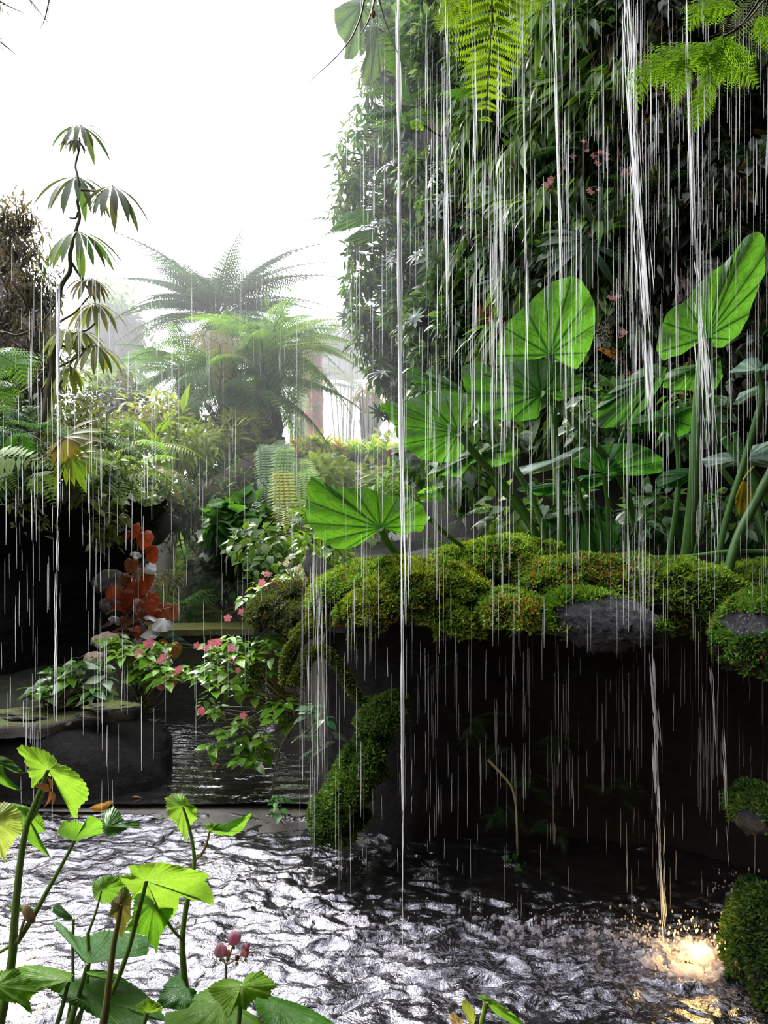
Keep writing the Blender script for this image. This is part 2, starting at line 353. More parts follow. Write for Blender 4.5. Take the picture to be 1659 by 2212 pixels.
# tall cliff that carries the hanging garden
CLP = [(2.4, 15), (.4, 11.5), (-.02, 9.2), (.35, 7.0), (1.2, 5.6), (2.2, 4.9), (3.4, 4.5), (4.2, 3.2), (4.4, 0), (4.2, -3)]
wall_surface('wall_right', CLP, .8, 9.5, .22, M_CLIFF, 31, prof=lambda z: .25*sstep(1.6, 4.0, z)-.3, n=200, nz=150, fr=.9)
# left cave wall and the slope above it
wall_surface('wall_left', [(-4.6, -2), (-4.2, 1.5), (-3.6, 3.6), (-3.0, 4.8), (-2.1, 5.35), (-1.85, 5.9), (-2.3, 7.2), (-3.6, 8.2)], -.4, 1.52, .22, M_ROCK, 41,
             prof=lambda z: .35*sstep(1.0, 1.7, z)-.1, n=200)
wall_surface('wall_left_upper', [(-6.0, 2.0), (-5.4, 5.2), (-4.1, 6.9), (-3.45, 7.9), (-4.4, 9.6), (-6.5, 11)], 1.0, 4.5, .3, rockmat('brown_bank', (.03, .022, .018), (.08, .058, .045), .9, .1, .3, 3, (.03, .045, .015)), 43,
             prof=lambda z: -.7*sstep(3.0, 4.8, z), n=160)
wall_surface('wall_back_light_block', [(4.5, -2.6), (0, -3.0), (-5, -2.6)][::-1], -.4, 7.0, .3, M_CLIFF, 51, n=60, nz=50)  # unseen cliff behind the camera, added to block light from that side
# overhang above the viewer from whose lip the water falls
nx, ny = 90, 60; X, Y = np.meshgrid(np.linspace(-1.2, 5.0, nx), np.linspace(-3.2, 2.3, ny), indexing='ij'); xx, yy = X.ravel(), Y.ravel()
yl = yy+.25*fbm(np.stack([xx*1.4, 0*xx, 0*xx], -1), 5)*sstep(0, 2.7, yy)
zz = 4.7+.22*fbm(np.stack([xx, yy, 0*xx], -1)*1.3, 8)
V1 = np.stack([xx, yl, zz], -1); V2 = V1+np.array([0, 0, .7]); m = MB(); m.add(V1, grid_faces(nx, ny)); m.add(V2, grid_faces(nx, ny))
i0 = np.arange(nx)*ny+ny-1; m.add(np.vstack([V1[i0], V2[i0]]), np.stack([np.arange(nx-1), np.arange(1, nx), np.arange(1, nx)+nx, np.arange(nx-1)+nx], -1))
i0 = np.arange(ny); m.add(np.vstack([V1[i0], V2[i0]]), np.stack([np.arange(ny-1), np.arange(1, ny), np.arange(1, ny)+ny, np.arange(ny-1)+ny], -1))
solo('ceiling', m, M_CLIFF, kind='structure')

# ------------------------------------------------------------------ water
def water(name, x0, x1, y0, y1, nx, ny, z, fn, mat_, foam=None):
    X, Y = np.meshgrid(np.linspace(x0, x1, nx), np.linspace(y0, y1, ny), indexing='ij'); x, y = X.ravel(), Y.ravel()
    h = fn(x, y); c = np.zeros((len(x), 3)); c[:, 0] = 0 if foam is None else foam(x, y)
    m = MB(); m.add(np.stack([x, y, z+h], -1), grid_faces(nx, ny), c); return solo(name, m, mat_, kind='structure')
def poolh(x, y):
    p = np.stack([x, y, 0*x], -1); q = p+.10*np.stack([fbm(p*4, 61), fbm(p*4, 62), 0*x], -1)
    far = np.clip((3.6-y)/1.6, 0, 1); k = .0165+.009*np.exp(-((y-2.55)/.35)**2)*sstep(-1.0, .2, x)
    a = np.hypot(x-.1, (y-2.3)*1.0)
    swirl = .004*np.sin(a*26+3*fbm(p*3, 64))*sstep(1.8, .6, a)
    r = (1-np.abs(fbm(q*np.array([7, 11, 1]), 65, 4)))**2
    return .8*k*(fbm(q*np.array([9, 17, 1]), 63, 5)*1.3+r*.8)+swirl*.8
def poolfoam(x, y):
    f = np.exp(-((y-2.42)/.24)**2)*sstep(-.75, .1, x)*sstep(1.5, .9, x)+.6*sstep(2.5, 2.1, y)*sstep(-1.2, -.3, x)
    return np.clip(f+.5*np.exp(-((x-.95)**2+(y-2.38)**2)/.04), 0, 1.3)
water('floor_pool_water', -3.6, 1.9, 1.3, 3.5, 620, 420, 0, poolh, M_POOL, poolfoam)
def pondh(x, y):
    p = np.stack([x, y, 0*x], -1); return .0035*fbm(p*np.array([5, 16, 1]), 71, 4)+.0015*np.sin(y*60+4*fbm(p*3, 72))*sstep(4.6, 3.7, y)
water('floor_pond_water', -3.2, -.1, 3.55, 6.6, 260, 420, .035, pondh, M_POND)
LEDGE = [(-.38, 3.9), (-.3, 3.5), (0, 3.22), (.6, 3.2), (1.3, 3.1), (1.72, 2.7), (1.85, 2.2), (2.3, 2.2), (2.4, 3.9)]
# stone sill between the two waters
def slabmesh(outline, z0, z1, amp, seed, n=14):
    """rounded rock slab from a plan outline"""
    o = np.array(outline, float); c = o.mean(0); m = MB()
    L = np.concatenate([[0], np.cumsum(np.linalg.norm(np.diff(np.vstack([o, o[:1]]), axis=0), axis=1))]); s = np.linspace(0, L[-1], 121)[:-1]
    oo = np.vstack([o, o[:1]]); ring = np.stack([np.interp(s, L, oo[:, 0]), np.interp(s, L, oo[:, 1])], -1)
    rows = []
    for k, (r, z) in enumerate([(.02, z1+.004), (.3, z1+.003), (.6, z1+.002), (.85, z1), (.97, z1-.006), (1.0, z1-.02), (1.0, z1*.6+z0*.4), (.98, z1*.3+z0*.7), (.97, z0)]):
        rows.append(np.hstack([c+(ring-c)*r, np.full((120, 1), z)]))
    V = np.vstack(rows); d = np.stack([fbm(V*5, seed+k, 4) for k in range(3)], -1)*amp; V = V+d
    i = np.arange(len(rows)-1)[:, None]*120; j = np.arange(120)[None]; k = (j+1) % 120
    m.add(V, np.stack([i+j, i+120+j, i+120+k, i+k], -1).reshape(-1, 4)); return m
solo('trim_sill', slabmesh([(-3.4, 3.72), (-1.2, 3.68), (-.4, 3.62), (.05, 3.5), (.05, 3.18), (-.4, 3.24), (-.9, 3.46), (-1.6, 3.56), (-3.4, 3.6)], -.4, .006, .006, 81), M_CONC, kind='structure')

solo('trim_ledge_top', slabmesh(LEDGE, .86, 1.08, .02, 85), M_ROCK, kind='structure')
# ------------------------------------------------------------------ haze in the far garden
m = MB(); a, b = np.array([-9, 5.9, -.5]), np.array([3.5, 28, 7.2])
vv = np.array([[(a, b)[i][0], (a, b)[j][1], (a, b)[k][2]] for i in (0, 1) for j in (0, 1) for k in (0, 1)])
m.add(vv, [[0, 1, 3, 2], [4, 6, 7, 5], [0, 4, 5, 1], [2, 3, 7, 6], [0, 2, 6, 4], [1, 5, 7, 3]])
hm, t = newmat('mist'); vs = N(t, 'ShaderNodeVolumeScatter'); vs.inputs['Density'].default_value = .036; vs.inputs['Anisotropy'].default_value = .05; vs.inputs['Color'].default_value = (.97, .98, 1, 1)
o = N(t, 'ShaderNodeOutputMaterial'); t.links.new(vs.outputs[0], o.inputs['Volume'])
solo('mist', m, hm, 'pale mist hanging over the garden behind the pond', 'mist', kind='stuff', smooth=False)

# ------------------------------------------------------------------ builders
def crop(ox, oy, s): return lambda pts: [(ox+a/s, oy+b/s) for a, b in pts]
def pts3(pp, D):
    D = np.broadcast_to(D, (len(pp),)) if np.ndim(D) == 0 else np.interp(np.linspace(0, 1, len(pp)), np.linspace(0, 1, len(D)), D)
    return np.array([P(a, b, d) for (a, b), d in zip(pp, D)])
def big_leaf(mb, outline, att, D, tilt=(0, 0), cup=.06, nv=11, col=(.1, .25, .03), rings=26, rays=150, ruff=.012, seed=0, start=0, teeth=0):
    """a broad leaf with its own outline, spread around the point where the stalk meets it.
    tilt = metres of extra depth per pixel right / up; cup = how far the margin bows, in metres"""
    o = np.array(outline, float); o = np.vstack([o, o[:1]]); L = np.concatenate([[0], np.cumsum(np.linalg.norm(np.diff(o, axis=0), axis=1))])
    s = (np.linspace(0, L[-1], rays+1)); ring = np.stack([np.interp(s, L, o[:, 0]), np.interp(s, L, o[:, 1])], -1)
    for _ in range(1): ring[1:-1] = ring[1:-1]*.6+.2*(ring[:-2]+ring[2:])
    if D > 2: ring = ring+unit(ring-np.array(att, float))*2.6*fbm(np.hstack([ring/14, np.full((rays+1, 1), seed+.5)]), seed, 3)[:, None]
    a = np.array(att, float); r = np.linspace(0, 1, rings)**.9
    if teeth: w_ = np.linspace(0, 1, rays+1)*rays/4; ring = ring+unit(ring-a)*teeth*((np.mod(w_, 1) < .26)*1.0-.3+.25*rng.normal(size=rays+1))[:, None]
    PX = a+(ring[:, None]-a)*r[None, :, None]; dx, dy = PX[..., 0]-a[0], -(PX[..., 1]-a[1])
    Dp = D+tilt[0]*dx+tilt[1]*dy+cup*r[None]**2*np.ones((rays+1, 1))
    ph = np.linspace(0, nv, rays+1)+start
    if teeth: Dp = Dp+.006*r[None]*fbm(np.stack([PX[..., 0].ravel()/30, PX[..., 1].ravel()/30, 0*PX[..., 0].ravel()+seed*3.1], -1), seed+7, 3).reshape(Dp.shape)
    Dp = Dp+ruff*(r[None]**2)*np.sin(ph[:, None]*2*math.pi+seed)+ruff*.8*r[None]*fbm(np.stack([PX[..., 0].ravel()/45, PX[..., 1].ravel()/45, 0*PX[..., 0].ravel()+seed], -1), seed).reshape(Dp.shape)
    X = (PX[..., 0]-CX)/F*Dp; Z = EYE-(PX[..., 1]-CY)/F*Dp; V = np.stack([X, Dp, Z], -1).reshape(-1, 3)
    c = np.array(col)*(1+.12*fbm(V*14, seed+3)[:, None])
    uv = np.stack([np.repeat(ph, rings), np.tile(r, rays+1)], -1)
    mb.add(V, grid_faces(rays+1, rings), c, uv)
def rough(col, n, s=.18):
    c = np.array(col)*(1+s*rng.normal(size=(n, 1)))*(1+.08*rng.normal(size=(n, 3))); return np.clip(c, .003, 1)
ICO = {}
def ico(k):
    if k not in ICO:
        bm = bmesh.new(); bmesh.ops.create_icosphere(bm, subdivisions=k, radius=1); bm.verts.ensure_lookup_table()
        ICO[k] = (np.array([v.co[:] for v in bm.verts]), np.array([[v.index for v in f.verts] for f in bm.faces])); bm.free()
    return ICO[k]
def blob(mb, c, rad, k=5, amp=.18, fr=2.2, seed=0, rot=0, col=(1, 1, 1), power=1.0):
    V, Fc = ico(k); V = V.copy(); V = np.sign(V)*np.abs(V)**power; V = V*(1+amp*fbm(V*fr+seed*7.3, seed, 5))[:, None]*np.array(rad)
    ca, sa = math.cos(rot), math.sin(rot); V = V @ np.array([[ca, 0, sa], [0, 1, 0], [-sa, 0, ca]]); V = V+np.array(c); mb.add(V, Fc, col); return V, Fc
def sample(V, Fc, n, cond=None):
    A, B, C = V[Fc[:, 0]], V[Fc[:, 1]], V[Fc[:, 2]]; nn = np.cross(B-A, C-A); ar = np.linalg.norm(nn, axis=1)*.5; nn = unit(nn)
    w_ = ar*(cond((A+B+C)/3, nn) if cond else 1); i = rng.choice(len(Fc), n, p=w_/w_.sum())
    u, v = rng.random(n), rng.random(n); fl = u+v > 1; u[fl], v[fl] = 1-u[fl], 1-v[fl]
    return A[i]+(B-A)[i]*u[:, None]+(C-A)[i]*v[:, None], nn[i]
ML = (np.array([[0, 0, 0], [.5, -.2, .04], [1, 0, -.25], [.5, .2, .04]], float), np.array([[0, 1, 2, 3]]), np.array([.8, 1, 1.1, 1]))
TUFT = mergeT([xfT(ML, (0, 0, 0), (math.cos(a), math.sin(a), .5), (0, 0, 1), s) for a, s in ((0, 1), (2.2, .85), (4.1, .95))])
def moss(mb, p, n, size=.011, c1=(.06, .13, .015), c2=(.20, .26, .04), rust=.06, hang=.25):
    N_ = len(p); d = unit(n+rng.normal(size=(N_, 3))*.6+np.array([0, 0, -hang])); up = unit(np.cross(d, rng.normal(size=(N_, 3))))
    k = np.clip(.5+.9*fbm(p*9, 5, 3)+.25*rng.normal(size=N_), 0, 1)[:, None]; c = np.array(c1)*(1-k)+np.array(c2)*k
    ru = (rng.random(N_) < rust*(1+2.5*np.clip(fbm(p*6, 9, 3)*2, -.3, 2)))[:, None]; c = np.where(ru & (n[:, 2:3] > .2), np.array([.30, .12, .03])*(.6+.8*rng.random((N_, 1))), c)
    inst(mb, TUFT, p-n*.001, d, up, size*(.6+.9*rng.random(N_)), c)

def mossblob(mb, c, rad, amp, seed, rot):
    V, Fc = ico(6); V = V.copy(); q = V*np.array(rad)/max(rad)*1.6+seed*5.1
    V = V*(1+amp*1.3*fbm(q*1.6, seed, 5)+.10*np.abs(fbm(q*5, seed+4, 3)))[:, None]
    und = V[:, 2] < -.15; V[und, 2] = -.15+(V[und, 2]+.15)*(.35+.9*np.clip(fbm(np.stack([V[und, 0]*3, V[und, 1]*2, 0*V[und, 0]+seed], -1), seed, 3), -.3, 1))
    V = V*np.array(rad); ca, sa = math.cos(rot), math.sin(rot); V = V @ np.array([[ca, 0, sa], [0, 1, 0], [-sa, 0, ca]])+np.array(c); mb.add(V, Fc); return V, Fc
# ---- mossy boulders along the ledge
def mossy(name, label, cx, cy, D, rx, ry, rd, n=5000, *A, **K):
    return mossy_(name, label, cx, cy, D, rx*1.18, ry*1.15, rd*1.25, int(n*.98), *A, **K)
def mossy_(name, label, cx, cy, D, rx, ry, rd, n=5000, rot=0, seed=0, group=None, bare=None, amp=.27, size=.0165, rust=.06, c1=(.07, .17, .018), c2=(.33, .48, .055), loc=None, rock=None):
    s = D/F; c = P(cx, cy, D); r = (rx*s, rd, ry*s); base = c-np.array([0, 0, r[2]*.9])
    t = thing(name, label, 'rock', base, group); mb = MB(); V, Fc = mossblob(mb, c, r, amp, seed, rot); part(t, 'rock_body', mb, rock or M_ROCK)
    def cond(p, nn):
        k = np.clip((nn[:, 2]+.30+.3*fbm(p*9, seed+2, 3))*2.6, 0.0, 1)
        if bare is not None:
            px = CX+p[:, 0]/p[:, 1]*F; py = CY+(EYE-p[:, 2])/p[:, 1]*F
            for bx, by, bw, bh in bare: k = k*np.clip((np.hypot((px-bx)/bw, (py-by)/bh)-1+.25*fbm(p*14, seed+5, 3))*5, 0, 1)
        return k
    p, nn = sample(V, Fc, n, cond); mb = MB(); moss(mb, p, nn, size, c1, c2, rust); mo = part(t, 'moss_cover', mb, M_MOSS, 'bright green feathery moss' if bare else None); mo['kind'] = 'stuff'
    return t
mossy('mossy_boulder', 'broad yellow green mossy hump at the left centre of the ledge', 925, 1282, 2.95, 110, 62, .16, 13000, 0, 1, rust=.12, c2=(.44, .52, .05))
mossy('mossy_boulder', 'mossy hump set back under the upright elephant ear stalks', 1085, 1222, 3.25, 125, 50, .2, 12000, 0, 2)
mossy('mossy_boulder', 'drooping mossy lobe below the left end of the yellow hump', 812, 1322, 2.85, 66, 42, .12, 7000, .2, 3, rust=.09, c2=(.42, .50, .05))
mossy('mossy_boulder', 'narrow mossy hump hanging to the right below the yellow hump', 955, 1335, 2.86, 66, 48, .12, 7000, -.3, 18, rust=.12)
mossy('mossy_boulder', 'small domed mossy lump in the middle of the ledge lip', 1108, 1332, 2.8, 66, 46, .14, 7500, 0, 4, rust=.12)
mossy('mossy_boulder', 'widest mossy hump on the ledge, behind the bare black rock', 1295, 1275, 3.0, 150, 62, .2, 15000, 0, 5, rust=.12)
mossy('mossy_boulder', 'mossy rock with a bare shiny black top and bright green left edge', 1300, 1352, 2.72, 118, 62, .15, 7500, -.18, 6,
      bare=[(1320, 1335, 108, 44), (1335, 1400, 110, 70)], rust=.02, c1=(.06, .16, .012), c2=(.26, .44, .04), rock=M_ROCKWET, amp=.12)
mossy('mossy_boulder', 'rounded mossy hump sloping down to the right of the black rock', 1495, 1300, 2.95, 108, 72, .18, 11000, -.25, 7)
mossy('mossy_boulder', 'mossy hump at the right end of the ledge under the crossing stalks', 1625, 1272, 3.1, 85, 48, .2, 8000, .1, 8)
mossy('mossy_boulder', 'wet rock with moss beard at the right edge of the photo', 1655, 1392, 2.6, 92, 98, .16, 9000, -.3, 9, bare=[(1612, 1345, 52, 26)], rock=M_ROCKWET, c1=(.03, .1, .012), c2=(.18, .34, .04), amp=.15)
mossy('mossy_boulder', 'low mossy bank at the left end of the ledge under the big spotted leaf', 765, 1268, 3.2, 82, 38, .2, 6500, .35, 10)
mossy('mossy_boulder', 'dull mossy mound behind the pink busy lizzie bush', 640, 1330, 3.9, 85, 55, .25, 6500, 0, 11, c1=(.04, .07, .012), c2=(.14, .17, .04))
mossy('mossy_boulder', 'tufted mossy lump jutting from the dark rock face', 832, 1548, 3.0, 48, 36, .12, 5000, .4, 12, rust=0, c1=(.04, .1, .015), c2=(.12, .2, .04))
for cx, cy, rx, ry, ro, sd, lb in ((765, 1690, 118, 44, 1.0, 13, 'long sloping moss curtain that drops from the rock face to the sill'), (735, 1770, 44, 52, .3, 14, 'moss clump at the foot of the sloping moss, just above the pool')):
    mossy('mossy_boulder', lb, cx, cy, 2.98, rx*.95, ry*.9, .11, 9000, ro, sd, rust=0, c1=(.02, .06, .012), c2=(.17, .30, .05), size=.021, amp=.55)
mossy('mossy_boulder', 'large dark mossy rock at the lower right edge beside the glowing splash', 1665, 2085, 2.2, 62, 118, .16, 7000, 0, 15, rust=0, c1=(.02, .05, .01), c2=(.07, .13, .02))
mossy('mossy_boulder', 'small dark mossy rock sitting on top of the large one at the lower right edge', 1650, 1960, 2.35, 30, 34, .1, 2600, 0, 16, rust=0, c1=(.02, .05, .01), c2=(.07, .12, .03))
mossy('mossy_boulder', 'round green moss cushion on a wet stone at the right edge above the pool', 1645, 1760, 2.45, 46, 42, .12, 4000, 0, 17, bare=[(1615, 1785, 40, 34)], rust=0, rock=M_ROCKWET, c1=(.03, .08, .01), c2=(.10, .18, .03))

n = 26000; q = np.stack([rng.uniform(-.35, 2.3, n), rng.uniform(2.4, 3.8, n)], -1); z = np.full(n, 1.09); k = q[:, 1] > np.interp(q[:, 0], [-.35, 0, .6, 1.3, 1.7, 2.3], [3.5, 3.25, 3.22, 3.14, 2.75, 2.4])
mb = MB(); moss(mb, np.stack([q[k, 0], q[k, 1], z[k]+.004], -1), np.tile([0, 0, 1.], (k.sum(), 1)), .017, (.05, .12, .015), (.2, .28, .04), .08)
solo('moss_carpet', mb, M_MOSS, 'flat moss between and behind the mossy humps on the ledge', 'moss', kind='stuff', loc=(1, 3.3, 1.1))
# mossy arching roots on the left of the ledge
def mossy_root(label, pp, D, rad, n, seed):
    P3 = pts3(pp, D); t = thing('mossy_root', label, 'root', P3[-1]); mb = MB(); tube(mb, P3, rad, seg=10, smooth=3, wob=.012, seed=seed)
    part(t, 'root_body', mb, M_WOOD); V = mb.v[0]; Fq = mb.f[0]; Fc = np.vstack([Fq[:, :3], Fq[:, [0, 2, 3]]])
    p, nn = sample(V, Fc, n, lambda p, nn: np.clip(nn[:, 2]+.6, 0.02, 1)); m2 = MB(); moss(m2, p, nn, .013, (.05, .1, .012), (.2, .25, .04), .03, .5); o = part(t, 'moss_cover', m2, M_MOSS); o['kind'] = 'stuff'
mossy_root('outer mossy root arching down at the left end of the ledge', [(760, 1330), (700, 1345), (650, 1375), (622, 1420), (618, 1480)], [3.1, 3.15], [.035, .022], 4500, 1)
mossy_root('inner mossy root looping over to the right below the outer arch', [(640, 1475), (658, 1425), (690, 1402), (722, 1425), (748, 1475), (790, 1535), (815, 1570)], [3.1, 3.0], [.028, .014], 5000, 2)
mossy_root('upper mossy root rising from the left arch towards the ledge top', [(640, 1380), (690, 1330), (730, 1285), (790, 1258), (830, 1250)], [3.25, 3.15], [.03, .03], 4500, 3)
mossy_root('mossy root curling beneath the drooping lobe', [(835, 1345), (800, 1375), (775, 1352), (758, 1380), (770, 1400)], [2.85, 2.9], [.02, .008], 2200, 4)

# ---- cliff geometry lookup
_c = np.array(CLP[:7]); _t = np.linspace(0, len(_c)-1, 400); _cx = np.interp(_t, np.arange(len(_c)), _c[:, 0]); _cy = np.interp(_t, np.arange(len(_c)), _c[:, 1])
_px = CX+_cx/_cy*F; _i = np.argmin(_px)
def cliffD(px): return float(np.interp(px, _px[_i:], _cy[_i:]))

# ---- generic shrub: leaves on twigs inside an ellipsoid (pixel units at depth D)
def shrub(name, label, cat, c, rad, T, nleaf, size, cols, mat_=None, group=None, base=None, twigs=8, out=.7, droop=.3, tr=.004, flat=None, surf=.35, twig=True, pref=None):
    c = np.array(c, float); rad = np.array(rad, float); base = c-np.array([0, 0, rad[2]*.95]) if base is None else np.array(base, float)
    t = thing(name, label, cat, base, group)
    if twig:
        mb = MB()
        for k in range(twigs):
            e = c+rad*unit(rng.normal(size=3))*rng.uniform(.4, .85); mid = (base+e)/2+rng.normal(size=3)*rad*.15; tube(mb, [base, mid, e], [tr*1.5, tr*.5], (.07, .06, .03), seg=4, smooth=2)
        part(t, 'twigs', mb, M_STEM)
    u = unit(rng.normal(size=(nleaf, 3))); r = rng.random(nleaf)**surf; p = c+u*r[:, None]*rad
    d = unit(u*out+rng.normal(size=(nleaf, 3))*.5+np.array([0, 0, -droop])+(0 if pref is None else np.array(pref)))
    up = unit(np.array([0, -.2, 1.])+rng.normal(size=(nleaf, 3))*.35)
    cc = np.array(cols, float)[rng.integers(0, len(cols), nleaf)]*(1+.2*rng.normal(size=(nleaf, 1))); mb = MB()
    inst(mb, T, p, d, up, size*(.6+.7*rng.random(nleaf)), np.clip(cc, .004, 1)); part(t, 'foliage', mb, mat_ or M_LEAF)
    return t
def blossoms(t, pts, size, cols, npet=5, name='flower'):
    PET = mergeT([xfT(leafT(.75, 3, .05, .1, .6), (0, 0, 0), (math.cos(a), math.sin(a), .15), (0, 0, 1), .5) for a in np.arange(npet)/npet*2*math.pi]); cen = leafT(1, 2, 0, 0, .5)
    for p in pts:
        mb = MB(); c = np.array(R.choice(cols))*R.uniform(.9, 1.1); inst(mb, PET, [p], [(1, R.uniform(-.3, .3), R.uniform(-.3, .3))], [(R.uniform(-.4, .4), -1, R.uniform(.1, .7))], size*R.uniform(.8, 1.15), c)
        mb.add(*[ico(1)[0]*size*.07+p+np.array([0, -size*.06, 0]), ico(1)[1]], (.9, .75, .4)); part(t, name, mb, M_PETAL)

# ---- hanging garden on the tall cliff (right)
DKG = [(.04, .095, .035), (.055, .125, .04), (.075, .16, .055)]; EDG_HAZE = [(.09, .19, .08), (.13, .25, .10), (.06, .14, .06), (.18, .28, .14)]; BRG = [(.10, .2, .03), (.14, .26, .04), (.07, .15, .025)]; BLG = [(.05, .10, .06), (.08, .14, .09)]; BRN = [(.22, .11, .04), (.3, .17, .05), (.12, .06, .03)]  # wall-edge greens are the dark greens lightened, haze brightness put into the colour
def wall_pt(px, py, off=.25):
    D = cliffD(px)-off; return P(px, py, D), D
cells = []
for py in range(-20, 910, 58):
    for px in range(735, 1680, 58):
        x = px+R.uniform(-26, 26)+(34 if (py//62) % 2 else 0); y = py+R.uniform(-22, 22)
        edge = np.interp(y, [-40, 60, 130, 240, 330, 480, 560, 760, 900], [735, 760, 800, 815, 745, 740, 760, 770, 840])
        if x < edge+25: continue
        cells.append((x, y))
zone_lab = {
 'edge': ('leafy_shrub', 'dark green small-leaved shrub on the hazy left side of the plant wall', 'shrub', 'small-leaved shrubs on the left of the plant wall'),
 'rosette': ('rosette_shrub', 'shrub with narrow leaves in rosettes on the hazy left side of the plant wall', 'shrub', 'rosette shrubs on the left of the plant wall'),
 'fern': ('hanging_fern', 'feathery fern hanging from the upper plant wall', 'fern', 'ferns hanging on the plant wall'),
 'vine': ('hanging_begonia', 'begonia with long drooping bright leaves on the middle of the plant wall', 'plant', 'drooping begonias on the plant wall'),
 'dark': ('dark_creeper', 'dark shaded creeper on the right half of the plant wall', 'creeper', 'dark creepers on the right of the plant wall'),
 'dead': ('withered_plant', 'withered brown drooping plant on the plant wall', 'plant', 'withered plants on the plant wall')}
def fern(name, label, p, T, n, L, cols, group=None, dirs=None, spread=1.0, mat_=None, updir=.35, cat='fern', front=.6):
    t = thing(name, label, cat, p, group); mb = MB()
    if dirs is None:
        a = rng.uniform(0, 2*math.pi, n); d = np.stack([np.cos(a)*spread, -np.abs(np.sin(a))*front-.1, updir+.35*rng.normal(size=n)], -1)
    else: d = np.array(dirs, float); n = len(d)
    d = unit(d); up = unit(np.array([0, -.25, 1.])+.12*rng.normal(size=(n, 3))+.001)
    inst(mb, T, np.tile(p, (n, 1))+.02*rng.normal(size=(n, 3)), d, up, L*(.75+.45*rng.random(n)), rough(cols[0] if len(cols) == 1 else cols[R.randrange(len(cols))], n)); part(t, 'fronds', mb, mat_ or M_FERN); return t
for x, y in cells:
    p, D = wall_pt(x, y, R.uniform(.2, .5)); s = D/F; q = R.random()
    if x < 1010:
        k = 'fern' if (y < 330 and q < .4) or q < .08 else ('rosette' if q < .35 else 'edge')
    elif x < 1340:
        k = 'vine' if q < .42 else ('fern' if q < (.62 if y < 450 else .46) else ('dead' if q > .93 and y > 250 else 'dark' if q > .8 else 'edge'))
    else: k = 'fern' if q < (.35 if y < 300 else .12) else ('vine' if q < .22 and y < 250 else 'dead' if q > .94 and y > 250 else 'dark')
    nm, lb, ct, gp = zone_lab[k]; r = np.array([48*s, .22, 46*s])
    if k == 'edge': shrub(nm, lb, ct, p, r, L_OVAL, 320, 27*s, EDG_HAZE if x < 960 else DKG+[(.09, .19, .07), (.12, .2, .1)], M_LEAF, gp, twigs=6, surf=.6)
    elif k == 'rosette':
        t = thing(nm, lb, ct, p, gp); mb = MB(); tw = MB()
        for j in range(13):
            c = p+rng.uniform(-1, 1, 3)*r; ax = unit(rng.normal(size=3)*.6+np.array([-.3, -.5, .4])); n = 10; a = np.arange(n)/n*2*math.pi
            e1 = unit(np.cross(ax, [0, 0, 1.])); e2 = np.cross(ax, e1); d = np.cos(a)[:, None]*e1+np.sin(a)[:, None]*e2+ax*.35
            inst(mb, L_LONG, np.tile(c, (n, 1)), d, np.tile(ax, (n, 1)), 30*s*(.8+.4*rng.random(n)), rough(BLG[j % 2], n)); tube(tw, [p+np.array([0, .2, -.1]), (p+c)/2, c], [.006, .003], (.06, .05, .03), seg=4, smooth=1)
        part(t, 'twigs', tw, M_STEM); part(t, 'foliage', mb, M_LEAF_GLOSS)
    elif k == 'fern': fern(nm, lb, p+np.array([0, 0, .1]), R.choice([FR_SIMPLE, FR_FINE, FR_BROAD]), 11, 130*s, [(.06, .15, .03), (.10, .2, .035), (.05, .12, .05)] if x < 1340 else [(.03, .08, .02), (.05, .11, .03)], gp, updir=.1)
    elif k == 'vine': shrub(nm, lb, ct, p, r*1.1, L_LONG, 120, 58*s, BRG, M_LEAF, gp, twigs=7, droop=.9, out=.4, pref=(-.45, -.1, -.3))
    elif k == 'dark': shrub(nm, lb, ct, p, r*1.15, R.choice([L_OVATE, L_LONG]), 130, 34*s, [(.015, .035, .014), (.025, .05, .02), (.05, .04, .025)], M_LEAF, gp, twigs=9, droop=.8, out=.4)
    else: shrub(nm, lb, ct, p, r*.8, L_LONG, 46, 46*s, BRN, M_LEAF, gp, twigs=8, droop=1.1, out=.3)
# pink blossom sprays on the wall
for x, y, n in ((1120, 345, 7), (1190, 398, 9), (1295, 335, 9), (1273, 298, 3), (1360, 372, 6), (1262, 508, 7), (1205, 552, 4), (1072, 690, 7), (1140, 700, 4), (1075, 155, 4), (1345, 718, 5), (1065, 505, 5), (1328, 640, 3), (920, 575, 2), (1220, 350, 3), (1285, 410, 4)):
    p, D = wall_pt(x, y, .62); s = D/F; t = thing('pink_blossom_spray', 'spray of small pink begonia blossoms hanging on the plant wall', 'flower', p+np.array([0, .1, .06]), 'pink blossom sprays on the plant wall')
    mb = MB(); pts = p+rng.normal(size=(n, 3))*np.array([10*s, .02, 11*s])
    for q in pts: tube(mb, [p+np.array([0, .1, .06]), (p+q)/2+np.array([0, .02, .03]), q], [.002, .001], (.25, .12, .08), seg=4, smooth=1)
    part(t, 'stalk', mb, M_STEM); blossoms(t, pts, 15*s, [(.75, .28, .3), (.7, .36, .36), (.62, .22, .26)], 4)
for x, y, n in ((1320, 765, 9), (1345, 800, 5)):
    p, D = wall_pt(x, y, .6); s = D/F; t = thing('yellow_blossom_spray', ('spray of orange yellow blossoms' if n == 9 else 'smaller sprig of yellow blossoms')+' right of the tallest elephant ear leaf', 'flower', p); pts = p+rng.normal(size=(n, 3))*np.array([11*s, .02, 12*s])
    mb = MB(); [tube(mb, [p+np.array([0, .1, .05]), q], .0015, (.2, .15, .05), seg=4, smooth=0) for q in pts]; part(t, 'stalk', mb, M_STEM); blossoms(t, pts, 16*s, [(.8, .42, .04), (.8, .3, .05)], 4)
